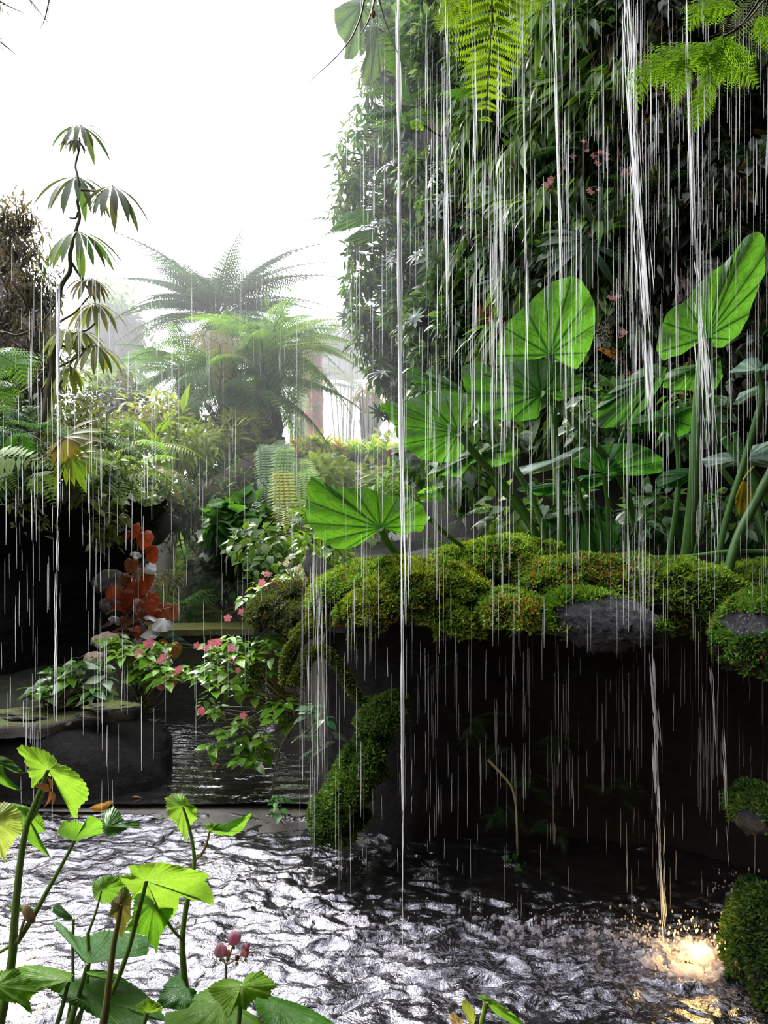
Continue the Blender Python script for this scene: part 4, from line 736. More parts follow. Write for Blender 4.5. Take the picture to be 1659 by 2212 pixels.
for k, (x, y) in enumerate(((1060, 1620), (1150, 1690), (1200, 1780), (1090, 1760), (1180, 1600), (1020, 1560), (950, 1430), (1240, 1440), (700, 1600), (1330, 1700))):
    fern('shade_fern', 'small dark fern tuft growing on the shaded rock face', P(x, y, 3.08), FR_FINE, 9, .13, [(.03, .08, .02)], 'fern tufts on the shaded rock face', updir=.1)

# red begonia climbing the left bank
def simple_leaf(mb, p, size, col, nrm, tip, nv=7, cup=.02, seed=0, asym=.25, rings=9, rays=36):
    """heart shaped leaf; nrm = facing direction, tip = pointing direction"""
    a = np.linspace(0, 2*math.pi, rays+1)+math.pi; r = .5*(1+.42*np.cos(a)*(1+.0*a))*(1-.55*np.exp(-((np.abs(np.mod(a, 2*math.pi)-math.pi))/.28)**2))*(1+asym*np.sin(a))*(1+.03*np.sin(a*9+seed))*(1+.28*np.exp(-(np.minimum(np.mod(a, 2*math.pi), 2*math.pi-np.mod(a, 2*math.pi))/.32)**2))
    M = frames(np.array([tip], float), np.array([nrm], float))[0]; rr = np.linspace(0, 1, rings)
    X = np.cos(a)[:, None]*r[:, None]*rr; Y_ = np.sin(a)[:, None]*r[:, None]*rr; Z = -cup/size*(rr[None]**2)*np.ones((rays+1, 1))+.03*np.sin(a*nv)[:, None]*rr**2
    V = np.stack([X, Y_, Z], -1).reshape(-1, 3)*size @ M.T+p
    mb.add(V, grid_faces(rays+1, rings), np.array(col), np.stack([np.repeat(np.linspace(0, nv, rays+1), rings), np.tile(rr, rays+1)], -1))
reds = [(288, 1137, 34, 0), (308, 1155, 40, 0), (270, 1150, 26, 0), (320, 1190, 40, 0), (282, 1212, 32, 2), (312, 1240, 56, 0), (285, 1265, 44, 0), (265, 1278, 50, 0), (240, 1268, 36, 0), (298, 1258, 40, 0), (318, 1290, 40, 0), (310, 1305, 48, 0), (288, 1330, 50, 3), (270, 1350, 44, 3), (250, 1362, 40, 3), (305, 1345, 44, 3), (345, 1310, 50, 2), (370, 1312, 36, 2), (333, 1362, 36, 4), (338, 1395, 48, 1), (350, 1400, 34, 4), (372, 1396, 34, 1), (315, 1225, 30, 4), (290, 1192, 26, 4), (265, 1245, 28, 2), (245, 1290, 30, 3), (262, 1385, 36, 3), (290, 1375, 40, 3), (320, 1330, 30, 4), (240, 1340, 34, 3), (355, 1340, 40, 4), (360, 1415, 26, 4)]+[(R.uniform(232, 335), R.uniform(1285, 1415), R.uniform(20, 34), R.choice([3, 3, 2, 4, 0])) for _ in range(22)]
t = thing('red_begonia', 'tall begonia with orange-red backlit leaves climbing beside the dark cave', 'plant', P(285, 1440, 4.9)); D = 4.9; s = D/F
RC = [(.52, .08, .02), (.6, .26, .04), (.36, .11, .035), (.18, .07, .045), (.36, .34, .36)]
st = MB(); tube(st, pts3([(285, 1440), (270, 1340), (290, 1250), (300, 1180), (290, 1140)], [D+.08, D+.08]), [.009, .004], (.35, .2, .12), seg=6)
for k, (x, y, L, c) in enumerate(reds):
    p = P(x, y, D+R.uniform(-.08, .08)); mb = MB(); simple_leaf(mb, p, L*.92*s, np.array(RC[c])*R.uniform(.85, 1.15), (R.uniform(-.9, .7), -.8 if c < 3 else -.3, R.uniform(.1, .5) if c < 3 else .9), (R.uniform(-.5, .6), -.15, -.8 if c < 3 else R.uniform(-.3, 0)), 8, .015, k)
    part(t, 'leaf', mb, M_RED if c < 4 else M_LEAF_GLOSS); tube(st, [np.array([P(285, y+30, D+.08)[0], D+.08, P(285, y+30, D+.08)[2]]), (p+P(285, y+15, D+.05))/2, p], [.003, .002], (.4, .22, .12), seg=4, smooth=1)
part(t, 'stems', st, M_STEM)
t = thing('drooping_big_leaf', 'dark grey green pointed leaf drooping over the low wall by the pond', 'leaf', P(345, 1400, 5.2)); mb = MB(); big_leaf(mb, [(345, 1385), (365, 1368), (385, 1372), (410, 1390), (430, 1400), (412, 1400), (380, 1402), (352, 1400)], (350, 1385), 5.2, (0, 0), .04, 8, (.06, .12, .07), 10, 50, .004); part(t, 'blade', mb, M_COLO)

# low wall at the end of the pond
def boxmesh(x0, x1, y0, y1, z0, z1, n=10, amp=.01, seed=0, rot=0, piv=(0, 0)):
    m = MB(); q = 14
    def face(o, u, v):
        a, b = np.meshgrid(np.linspace(0, 1, q), np.linspace(0, 1, q), indexing='ij'); Vv = np.array(o)+a.reshape(-1, 1)*np.array(u)+b.reshape(-1, 1)*np.array(v)
        Vv = Vv+amp*np.stack([fbm(Vv*4, seed+k) for k in range(3)], -1)
        c, s_ = math.cos(rot), math.sin(rot); xy = Vv[:, :2]-np.array(piv); Vv[:, 0] = piv[0]+xy[:, 0]*c-xy[:, 1]*s_; Vv[:, 1] = piv[1]+xy[:, 0]*s_+xy[:, 1]*c
        m.add(Vv, grid_faces(q, q))
    dx, dy, dz = x1-x0, y1-y0, z1-z0
    face((x0, y0, z0), (dx, 0, 0), (0, 0, dz)); face((x1, y0, z0), (0, dy, 0), (0, 0, dz)); face((x1, y1, z0), (-dx, 0, 0), (0, 0, dz)); face((x0, y1, z0), (0, -dy, 0), (0, 0, dz)); face((x0, y0, z1), (dx, 0, 0), (0, dy, 0)); face((x0, y0, z0), (0, dy, 0), (dx, 0, 0))
    return m
t = thing('low_wall', 'low mossy stone wall closing the far end of the pond', 'wall', (-1.6, 6.15, -.1)); part(t, 'wall_body', boxmesh(-2.1, -1.1, 6.05, 6.3, -.3, .42, amp=.02, seed=3, rot=.1, piv=(-1.6, 6.15)), rockmat('mossy_wall', (.05, .05, .03), (.12, .12, .06), .7, .3, .3, 5, (.2, .2, .05)), smooth=False)
part(t, 'coping', boxmesh(-2.15, -1.05, 6.0, 6.35, .42, .47, amp=.012, seed=5, rot=.1, piv=(-1.6, 6.15)), rockmat('mossy_coping', (.12, .12, .04), (.22, .22, .07), .7, .2, .5, 5, (.25, .26, .05)), 'yellow green mossy top edge', smooth=False)

# ferns and shoots behind the wall, boulder, person
fern('light_fern', 'pale green fern above the low wall at the end of the pond', P(400, 1310, 6.9), FR_BROAD, 15, .38, [(.28, .52, .14)], updir=.35)
fern('light_fern', 'fern with upright fronds just behind the red leaves', P(360, 1320, 7.0), FR_SIMPLE, 12, .32, [(.25, .5, .12)], updir=.9)
fern('light_fern', 'brownish low fern right of the beige boulder', P(480, 1325, 6.9), FR_FINE, 12, .30, [(.40, .36, .10)], updir=.5)
fern('dark_fern', 'blue green sword fern in the shade under the arching trunk', P(520, 1250, 6.5), FR_LADDER, 14, .5, [(.09, .22, .13)], updir=.35)
fern('dark_fern', 'lower dark fern hanging over the far end of the water', P(440, 1440, 5.9), FR_SIMPLE, 10, .22, [(.05, .12, .06)], updir=.1)
shrub('leafy_bush', 'bright shrub behind the person in the white shirt', 'bush', P(370, 1130, 10), (.5, .4, .35), L_OVATE, 260, .1, [(.4, .6, .1), (.6, .7, .15)], M_LEAF)
shrub('leafy_bush', 'olive green bush in front of the person in the white shirt', 'bush', P(365, 1262, 8.2), (.3, .2, .16), L_LONG, 420, .06, [(.36, .46, .12), (.5, .52, .15)], M_LEAF)
shrub('leafy_bush', 'shaded leafy bush right of the beige boulder', 'bush', P(470, 1210, 7.6), (.3, .3, .45), L_OVATE, 300, .11, [(.08, .17, .07), (.1, .24, .09)], M_LEAF)
mb = MB(); blob(mb, P(430, 1255, 8.0), (.16, .14, .25), 4, .12, 1.5, 7); t = thing('beige_boulder', 'tall beige boulder standing behind the pond under the arch', 'rock', P(430, 1300, 8.0)); part(t, 'rock_body', mb, M_BOULDER)
mb = MB(); tube(mb, pts3([(432, 1130), (430, 1170), (425, 1215)], 8.6), .07, (1, 1, 1), seg=8, wob=.03); t = thing('bare_tree', 'short pinkish brown trunk above the beige boulder', 'tree', P(425, 1215, 8.6)); part(t, 'trunk', mb, M_BOULDER)
def person(name, label, base, bones, cloth_bones, skin, cloth, head, hair, hrad):
    t = thing(name, label, 'person', base)
    def skinned(nm, verts, edges, radii, m_):
        me = bpy.data.meshes.new(nm); me.from_pydata([tuple(np.array(v)-np.array(base)) for v in verts], edges, []); me.materials.append(m_)
        o = bpy.data.objects.new(nm, me); COL.objects.link(o); o.parent = t; sm = o.modifiers.new('skin', 'SKIN'); 
        for v, r in zip(me.skin_vertices[0].data, radii): v.radius = (r, r)
        me.skin_vertices[0].data[0].use_root = True; ss = o.modifiers.new('sub', 'SUBSURF'); ss.levels = 2; ss.render_levels = 2; sm.use_smooth_shade = True; return o
    skinned('body', *bones, skin); skinned('shirt', *cloth_bones, cloth)
    mb = MB(); blob(mb, np.array(head)+np.array([.0, .012, .03]), (hrad*1.08, hrad*1.1, hrad*.95), 3, .08, 3, 2); part(t, 'hair', mb, hair)
M_SKIN = plain('skin', (.55, .33, .24)); M_WHITE = plain('white_shirt', (.85, .84, .86), .8); M_HAIR = plain('dark_hair', (.03, .022, .018)); M_PURPLE = plain('purple_shirt', (.35, .12, .22), .8)
b = P(340, 1225, 9.0)-np.array([0, 0, .62]); g = lambda x, y, z: tuple(b+np.array([x, y, z]))
# seated / bending forward, one arm raised to the right
person('person', 'bending person in a loose white shirt with one arm reaching up, behind the red leaves', b,
       ([g(0, 0, .45), g(.03, 0, .62), g(.05, -.02, .85), g(.02, -.05, .98), g(-.05, -.12, 1.08), g(.16, -.05, .92), g(.24, -.08, 1.02), g(.30, -.1, 1.2), g(.31, -.1, 1.27), g(-.08, -.05, .9), g(-.14, -.16, .72), g(-.12, -.28, .6), g(-.1, 0, .4), g(-.12, -.1, .2), g(-.12, -.05, .0), g(.1, 0, .4), g(.12, -.12, .2), g(.12, -.05, .0), g(-.08, -.13, 1.18)],
        [(0, 1), (1, 2), (2, 3), (3, 4), (2, 5), (5, 6), (6, 7), (7, 8), (2, 9), (9, 10), (10, 11), (0, 12), (12, 13), (13, 14), (0, 15), (15, 16), (16, 17), (4, 18)],
        [.13, .12, .13, .05, .085, .06, .045, .035, .02, .06, .045, .03, .09, .06, .04, .09, .06, .04, .07]),
       ([g(0, 0, .42), g(.03, 0, .62), g(.05, -.02, .86), g(.17, -.05, .92), g(.25, -.08, 1.04), g(-.09, -.05, .9), g(-.15, -.15, .74)], [(0, 1), (1, 2), (2, 3), (3, 4), (2, 5), (5, 6)], [.17, .16, .16, .08, .065, .08, .065]), M_SKIN, M_WHITE, g(-.07, -.12, 1.13), M_HAIR, .09)
b = P(302, 1228, 8.6)-np.array([0, 0, .72]); g = lambda x, y, z: tuple(b+np.array([x, y, z]))
person('person', 'person in a purple top mostly hidden by the red leaves', b,
       ([g(0, 0, .3), g(0, 0, .5), g(-.01, 0, .6), g(-.03, -.03, .68), g(-.04, -.04, .78), g(.13, 0, .52), g(.16, -.1, .35), g(-.14, 0, .52), g(-.16, -.1, .35), g(-.1, -.2, .28), g(-.1, -.12, .02), g(.1, -.2, .28), g(.1, -.12, .02)],
        [(0, 1), (1, 2), (2, 3), (3, 4), (1, 5), (5, 6), (1, 7), (7, 8), (0, 9), (9, 10), (0, 11), (11, 12)], [.12, .11, .05, .085, .075, .05, .035, .05, .035, .07, .04, .07, .04]),
       ([g(0, 0, .28), g(0, 0, .5), g(.14, 0, .51), g(.16, -.09, .37), g(-.14, 0, .51), g(-.16, -.09, .37)], [(0, 1), (1, 2), (2, 3), (1, 4), (4, 5)], [.15, .15, .07, .055, .07, .055]), M_SKIN, M_PURPLE, g(.0, -.0, .75), M_HAIR, .09)

# arching mossy trunk with hanging leaves
P3 = pts3([(250, 1260), (300, 1180), (345, 1130), (410, 1095), (480, 1060), (545, 1030), (600, 1010)], [6.6, 8.2]); mb = MB(); tube(mb, P3, [.10, .22], seg=12, wob=.08, seed=3)
t = thing('arching_trunk', 'dark mossy trunk arching over the far pond from the left bank', 'tree', P3[0]); part(t, 'trunk', mb, M_WOOD)
mb = MB(); V = mb0 = None
for q in pts3([(300, 1165), (340, 1130), (380, 1100), (430, 1085), (480, 1050), (530, 1025), (320, 1140), (400, 1080)], 7.2):
    n = 70; inst(mb, L_LONG, q+rng.normal(size=(n, 3))*.12, rng.normal(size=(n, 3))+np.array([0, -.2, .2]), (0, 0, 1)+.4*rng.normal(size=(n, 3)), .10, rough((.09, .17, .04), n, .3))
part(t, 'foliage', mb, M_LEAF, 'tufts of small leaves and moss'); mb = MB(); n = 110; q = np.stack([np.interp(rng.random(n), [0, 1], [372, 515]), np.zeros(n)], -1)
pp = np.array([P(x, 1140-(x-330)*.33+R.uniform(-10, 10), 7.2) for x in q[:, 0]]); inst(mb, L_GRASS, pp, np.array([0, -.1, -1])+.12*rng.normal(size=(n, 3)), (0, -1, 0)+.3*rng.normal(size=(n, 3)), .36*(.4+.7*rng.random(n)), rough((.06, .14, .05), n, .25)); o = part(t, 'hanging_strands', mb, M_LEAF, 'dark green strap leaves hanging like a curtain'); o['kind'] = 'stuff'

# palmate tree against the sky
t = thing('umbrella_tree', 'slender tree with whorls of long fingered leaves against the white sky', 'tree', P(95, 1000, 5.0)); D = 5.0; s = D/F; mb = MB()
tube(mb, pts3([(60, 1010), (95, 900), (112, 800), (118, 700), (128, 640), (150, 570), (168, 500), (172, 400), (168, 300)], D), [.028, .006], (.13, .11, .07), seg=8, wob=.03)
for a, b in (((150, 560), (205, 650)), ((168, 460), (150, 470)), ((172, 415), (243, 402)), ((118, 700), (190, 640)), ((120, 740), (205, 745)), ((112, 800), (195, 740)), ((100, 860), (150, 795)), ((128, 640), (60, 720)), ((150, 720), (210, 690)), ((40, 850), (108, 780)), ((60, 720), (-10, 715))): tube(mb, pts3([a, ((a[0]+b[0])/2+4, (a[1]+b[1])/2+8), b], D), [.01, .005], (.13, .10, .06), seg=5, wob=.02)
part(t, 'trunk', mb, M_STEM)
for k, (x, y, L, col) in enumerate(((172, 270, 62, (.07, .10, .05)), (163, 300, 30, (.05, .05, .04)), (168, 382, 80, (.08, .12, .06)), (243, 402, 74, (.07, .10, .06)), (168, 500, 84, (.10, .16, .05)), (195, 600, 52, (.12, .10, .06)), (205, 655, 62, (.20, .22, .07)), (145, 710, 66, (.26, .33, .08)), (205, 745, 66, (.16, .17, .05)), (150, 790, 60, (.28, .33, .08)), (175, 715, 50, (.25, .28, .08)))):
    mb = MB(); p = P(x, y, D+R.uniform(-.1, .1)); n = 13; a = np.arange(n)/n*2*math.pi+R.random(); L *= 1.22; dz = -.25*rng.random(n)+.05-.45*(np.sin(a) < 0)
    d = np.stack([np.cos(a), np.sin(a)*.8-.2, dz], -1); inst(mb, leafT(.17, 7, .12, .55, .62, .8), np.tile(p, (n, 1)), d, np.tile([0, -.15, 1.], (n, 1)), L*s*(.85+.3*rng.random(n)), rough(col, n, .1)); part(t, 'leaf_whorl', mb, M_LEAF)

# brown vine covered bank, far left
for k, (x, y, rx, ry, n, c) in enumerate(((10, 520, 60, 60, 300, 0), (60, 600, 50, 70, 320, 0), (10, 640, 60, 70, 320, 1), (80, 700, 40, 70, 280, 0), (20, 760, 60, 60, 300, 1), (70, 820, 50, 60, 280, 1), (10, 460, 50, 40, 200, 0), (45, 520, 45, 50, 250, 0), (100, 620, 28, 50, 160, 2), (110, 780, 34, 60, 200, 2), (0, 860, 50, 50, 250, 1), (90, 900, 50, 50, 260, 2), (50, 470, 40, 36, 120, 0))):
    D = 6.4; n = int(n*1.5); s = D/F; cs = [[(.17, .13, .09), (.14, .15, .07), (.2, .14, .1)], [(.05, .04, .035), (.07, .06, .04), (.09, .055, .04)], [(.07, .11, .04), (.10, .12, .05)]][c]
    shrub('bank_creeper', 'tangled brownish creeper covering the steep bank at the far left', 'creeper', P(x, y, D), (rx*s*1.2, .35, ry*s*1.2), L_LONG, n, 18*s, cs, M_LEAF, 'creepers on the far left bank', twigs=14, surf=.6, tr=.008)
# ferns on the left above the cave
def fronds_at(name, label, base, specs, T, col, D, group=None, m_=None):
    t = thing(name, label, 'fern', base, group)
    for pp, wd in specs: hero_frond(t, pts3(pp, D), T, wd, np.array(col)*R.uniform(.85, 1.15), up=(0, -.7, .7))
fronds_at('bank_fern', 'large bright green fern leaf drooping at the left edge above the dark ferns', P(-20, 800, 4.2), [([(-40, 770), (0, 765), (40, 790), (60, 840)], .35), ([(-40, 820), (0, 840), (20, 900)], .25)], T_SIDE, (.16, .36, .07), 4.2)
fronds_at('bank_fern', 'blue green arching fern fronds over the dark cave at the left edge', P(-40, 930, 4.3), [([(-60, 900), (0, 875), (60, 895), (110, 950)], .30), ([(-60, 950), (0, 900), (40, 930), (70, 990)], .3), ([(-50, 980), (0, 940), (50, 965), (90, 1010)], .28), ([(-60, 840), (-10, 830), (30, 860), (60, 900)], .3)], FR_SIMPLE, (.05, .15, .07), 4.3)
fronds_at('bank_fern', 'yellow green fern fronds with drooping leaflets above the dark cave', P(-20, 1000, 4.0), [([(-40, 1005), (0, 985), (60, 985), (115, 1010)], .42), ([(60, 1030), (85, 1030), (105, 1060), (118, 1100)], .28), ([(-30, 1050), (10, 1030), (40, 1060)], .25)], frondT(14, .32, .1, .28, ang=80), (.20, .33, .05), 4.0)
for x, y, L, c, lb in ((150, 985, 80, (.32, .46, .05), 'bright yellow green fingered leaf hanging over the cave'), (140, 945, 80, (.33, .28, .07), 'bronze fingered leaf above the bright one')):
    D = 4.1; s = D/F; t = thing('fingered_leaf', lb, 'plant', P(x, y, D)); mb = MB(); n = 11; a = np.linspace(-1.0, 2.4, n); d = np.stack([np.cos(a), -.25+0*a, -np.sin(a)*.75-.1], -1); inst(mb, leafT(.2, 7, .12, .35, .6), np.tile(P(x, y, D), (n, 1)), d, np.tile([0, -.6, .8], (n, 1)), L*s*(.8+.3*rng.random(n)), rough(c, n, .08)); part(t, 'leaf', mb, M_LEAF)
    mb = MB(); tube(mb, pts3([(x, y), (x-25, y+30), (x-80, y+60)], D), .006, (.25, .1, .07), seg=5); part(t, 'stalk', mb, M_STEM)
for k, (x, y, L, c, lb) in enumerate(((190, 985, 150, (.30, .42, .30), 'pale silvery fern frond leaning right above the cave'), (300, 955, 120, (.26, .46, .06), 'bright fern frond tipping down in front of the far bank'), (330, 1010, 110, (.5, .5, .25), 'yellowing fern frond below the bright one'), (260, 900, 110, (.24, .36, .12), 'soft green fern left of the dark shrub'))):
    D = 5.6+.2*k; fern('garden_fern', lb, P(x, y, D), FR_TREE, 3, L*D/F, [c], dirs=[(1, -.4, -.1), (.9, -.2, -.45), (.6, -.6, .1)], updir=.2)
for k, (x, y, D, rx, ry, n, c, T, L) in enumerate(((40, 900, 5.2, 70, 50, 300, DKG, L_OVAL, 20), (60, 1020, 5.0, 70, 40, 200, [(.02, .05, .02)], L_OVAL, 22), (175, 900, 6.0, 60, 50, 300, [(.14, .18, .05), (.2, .2, .07)], L_OVAL, 15), (130, 960, 5.4, 60, 34, 260, [(.08, .12, .03), (.16, .18, .05)], L_OVAL, 18), (300, 1080, 6.2, 46, 40, 320, [(.12, .22, .05), (.2, .32, .08)], L_OVAL, 16), (250, 1050, 6.0, 40, 40, 220, [(.05, .09, .03), (.1, .15, .05)], L_OVAL, 17), (330, 1040, 7.0, 50, 30, 260, [(.1, .16, .04)], L_OVAL, 16), (280, 960, 7.0, 60, 50, 320, [(.1, .18, .05), (.16, .26, .07)], L_OVAL, 18), (230, 880, 9.0, 50, 60, 420, [(.05, .09, .05), (.08, .12, .06)], L_OVAL, 18), (270, 860, 9.4, 46, 50, 380, [(.07, .1, .05), (.16, .15, .08)], L_OVAL, 18), (60, 985, 4.8, 80, 30, 220, [(.03, .07, .02)], L_OVAL, 20))):
    s = D/F; shrub('bank_shrub', ['dark small-leaved shrub at the left edge above the ferns', 'black green shrub on the lip of the cave', 'olive small-leaved shrub behind the umbrella tree trunk', 'olive creeper just above the bronze leaf', 'light green bush above the topmost red leaf', 'dark creeper at the right end of the cave lip', 'green bush on top of the arching trunk', 'mixed green bush behind the fern fronds', 'dark round bush below the fingered leaves', 'dark bush with pale leaves next to the round bush', 'shaded creeper under the yellow green ferns'][k], 'shrub', P(x, y, D), (rx*s, .4, ry*s), T, n, L*s, c, M_LEAF, twigs=8, surf=.6)

# ------------------------------------------------------------------ background garden in the mist
def gp(p): p = np.array(p, float); p[2] = H(p[:1], p[1:2])[0]-.05; return p
def tree_fern(label, x, ytop, ybase, D, n, L, col, tr, lean=0, cols=None, updir=.45, skirt=0, T=None):
    top, base = P(x, ytop, D), P(x+lean, ybase, D); t = thing('tree_fern', label, 'tree', base)
    mb = MB(); tube(mb, [base, (top+base)/2+np.array([.03, 0, 0]), top], [tr*1.25, tr], seg=10, wob=.06, seed=int(x)); part(t, 'trunk', mb, M_WOOD)
    mb = MB(); a = np.arange(n)*2.4; el = updir+.5*np.sin(np.arange(n)*1.7); d = np.stack([np.cos(a)*np.cos(el), np.sin(a)*np.cos(el), np.sin(el)], -1)
    inst(mb, T or FR_TREE, np.tile(top, (n, 1))+d*.05, d, np.tile([0, 0, 1.], (n, 1))+.15*rng.normal(size=(n, 3)), L*(.75+.4*rng.random(n)), rough(col, n, .15)); part(t, 'crown', mb, M_FERN)
    if skirt:
        mb = MB(); d = np.stack([np.cos(np.arange(skirt)), np.sin(np.arange(skirt)), -1.1+0*np.arange(skirt)], -1); inst(mb, FR_TREE, np.tile(top-np.array([0, 0, .1]), (skirt, 1)), d, np.tile([0, 0, 1.], (skirt, 1)), L*.6, rough((.16, .10, .05), skirt)); part(t, 'dead_fronds', mb, M_FERN, 'brown dead fronds')
    return t
FR_TF = frondT(24, .24, .55, .12, True, 10, start=.12)
tree_fern('tallest tree fern, dark crown against the white sky', 470, 690, 960, 11.0, 40, 1.75, (.06, .12, .08), .17, 40, updir=.62, T=FR_TF, skirt=8)
tree_fern('tree fern in front with broad layered green fronds and a reddish trunk', 520, 830, 1010, 9.2, 26, 1.35, (.17, .33, .10), .16, 0, updir=.35, T=FR_TF, skirt=10)
tree_fern('tree fern with the widest bright green crown, right of the tall dark one', 580, 750, 1010, 9.6, 34, 1.35, (.24, .42, .13), .13, 0, updir=.3, T=FR_TF)
tree_fern('small tree fern with drooping green fronds at the left of the fern group', 400, 800, 1000, 9.8, 26, 1.15, (.18, .36, .13), .11, 0, updir=.25, T=FR_TF)
t = thing('tree_fern', 'young tree fern with bare stalks fanning up, green fronds above, at the right of the garden group', 'tree', P(600, 960, 8.8)); D = 8.8
t['label'] = 'young tree fern with stalks fanning up from the ground, layered green fronds above'
mb = MB(); tube(mb, [P(600, 1000, D), P(600, 945, D)], .09, seg=8, wob=.02); part(t, 'trunk', mb, M_WOOD)
for k, (pp, wd, c) in enumerate((([(598, 950), (570, 800), (560, 700), (500, 640), (470, 670)], 1, (.24, .45, .12)), ([(600, 950), (600, 800), (590, 690), (610, 620), (580, 600)], .9, (.22, .44, .12)), ([(604, 950), (630, 820), (650, 740), (665, 690), (690, 650)], .8, (.18, .32, .12)), ([(596, 950), (540, 850), (470, 830), (410, 880)], .9, (.2, .38, .12)), ([(606, 950), (630, 850), (680, 790), (700, 760)], .7, (.13, .25, .07)), ([(600, 950), (560, 760), (440, 690), (310, 760)], 1.0, (.45, .40, .25)), ([(600, 950), (560, 880), (490, 860), (450, 900)], .8, (.5, .55, .16)), ([(600, 950), (590, 740), (540, 650), (480, 600)], 1, (.08, .18, .07)), ([(598, 950), (565, 760), (500, 740), (400, 760)], 1, (.14, .28, .08)), ([(598, 950), (580, 790), (520, 780), (430, 820)], .9, (.10, .22, .07)))):
    hero_frond(t, pts3(pp, [D, D-.6+.25*(k % 4)]), FR_TF, 1.15*wd*1.1, c, up=(0, -.75, .65))
t = thing('pale_frond_fern', 'fern with a long pale dry looking arching frond left of the tree fern group', 'fern', P(470, 900, 8.6)); mb = MB(); tube(mb, [P(470, 960, 8.6), P(470, 900, 8.6)], .05, seg=6); part(t, 'trunk', mb, M_WOOD)
for pp, c in (([(470, 900), (480, 740), (420, 690), (300, 765)], (.42, .38, .25)), ([(470, 900), (450, 800), (380, 790), (300, 800)], (.16, .32, .1)), ([(470, 900), (430, 850), (360, 880), (330, 930)], (.16, .3, .1))): hero_frond(t, pts3(pp, 8.4), FR_TF, 1.1, c, up=(0, -.75, .65))
# ladder ferns hanging under the trunk
for x, y0, y1, D, c, w_, lb in ((560, 960, 1110, 7.4, (.08, .2, .05), .30, 'green ladder fern hanging in front of the tree fern trunk'), (600, 1010, 1190, 6.8, (.42, .42, .06), .26, 'yellow green ladder fern hanging in the middle of the garden'), (625, 960, 1160, 7.0, (.22, .36, .10), .30, 'pale green ladder fern beside the yellow one'), (600, 950, 1080, 7.6, (.10, .2, .07), .4, 'upper ladder fern at the foot of the fanning stalks'), (655, 1010, 1150, 7.2, (.30, .48, .08), .30, 'bright ladder fern at the right of the hanging group'), (640, 990, 1110, 7.5, (.28, .42, .1), .4, 'light ladder fern behind the bright one')):
    t = thing('hanging_ladder_fern', lb, 'fern', P(x, y0, D))
    for k in range(6): dx = R.uniform(-30, 30); hero_frond(t, pts3([(x+dx*.2, y0), (x+dx*.8, y0+12), (x+dx*1.3, (y0+y1)/2), (x+dx*1.5, y1-R.uniform(0, 40))], [D, D-1.0]), frondT(34, .11, 0, .16, ang=84, taper=.5, start=.0), .62*w_/.3, tuple(1.5*q for q in c), up=(0, -1, .1))
# trunks of hazy trees and grey building
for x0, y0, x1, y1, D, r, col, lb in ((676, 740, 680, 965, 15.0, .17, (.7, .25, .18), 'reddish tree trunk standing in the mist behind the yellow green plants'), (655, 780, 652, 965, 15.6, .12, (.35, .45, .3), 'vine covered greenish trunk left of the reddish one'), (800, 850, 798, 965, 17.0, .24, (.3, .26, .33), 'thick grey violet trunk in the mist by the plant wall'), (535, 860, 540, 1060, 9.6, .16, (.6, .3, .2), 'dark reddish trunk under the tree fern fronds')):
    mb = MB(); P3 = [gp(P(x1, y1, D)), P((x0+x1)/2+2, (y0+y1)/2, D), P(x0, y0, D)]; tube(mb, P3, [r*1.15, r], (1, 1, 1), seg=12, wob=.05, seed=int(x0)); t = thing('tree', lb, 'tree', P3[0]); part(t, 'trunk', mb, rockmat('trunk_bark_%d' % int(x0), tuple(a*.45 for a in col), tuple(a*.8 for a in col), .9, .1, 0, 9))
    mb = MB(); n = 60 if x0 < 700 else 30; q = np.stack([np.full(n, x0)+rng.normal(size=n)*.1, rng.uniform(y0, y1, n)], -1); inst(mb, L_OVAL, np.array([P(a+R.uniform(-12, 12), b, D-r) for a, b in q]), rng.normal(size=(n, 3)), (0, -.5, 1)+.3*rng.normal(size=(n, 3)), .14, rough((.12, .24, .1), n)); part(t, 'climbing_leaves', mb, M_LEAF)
D = 24.0
t = thing('garden_building', 'pale grey flat-roofed building edge across the mist at the garden end', 'building', P(720, 800, D)); z1, z0_ = P(0, 738, D)[2], P(0, 803, D)[2]; xa, xb = P(628, 0, D)[0], P(860, 0, D)[0]
part(t, 'wall_band', boxmesh(xa, xb, D, D+1.5, z0_, z1, amp=.02), M_GREY, smooth=False); part(t, 'pillar', boxmesh(P(655, 0, D)[0], P(690, 0, D)[0], D+.1, D+.8, 0.8, z0_, amp=.01), M_GREY, smooth=False)
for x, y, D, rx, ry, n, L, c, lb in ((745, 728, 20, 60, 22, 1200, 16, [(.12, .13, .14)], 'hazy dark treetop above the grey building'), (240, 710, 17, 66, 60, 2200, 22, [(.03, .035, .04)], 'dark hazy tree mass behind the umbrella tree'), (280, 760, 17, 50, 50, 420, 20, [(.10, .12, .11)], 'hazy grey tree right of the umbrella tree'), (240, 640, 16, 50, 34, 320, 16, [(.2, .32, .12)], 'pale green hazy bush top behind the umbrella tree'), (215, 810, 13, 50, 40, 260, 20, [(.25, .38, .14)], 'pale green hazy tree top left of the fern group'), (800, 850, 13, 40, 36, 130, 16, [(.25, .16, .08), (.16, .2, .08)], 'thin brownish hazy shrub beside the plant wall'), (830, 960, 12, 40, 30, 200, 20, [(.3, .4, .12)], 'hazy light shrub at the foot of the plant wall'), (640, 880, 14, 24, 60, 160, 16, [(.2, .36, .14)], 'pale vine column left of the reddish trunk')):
    s = D/F; shrub('misty_tree', lb, 'tree', P(x, y, D), (rx*s, .8, ry*s), L_OVAL, n, L*s, c, M_LEAF, base=gp(P(x, 985, D)), twigs=10, tr=.02, surf=.6)
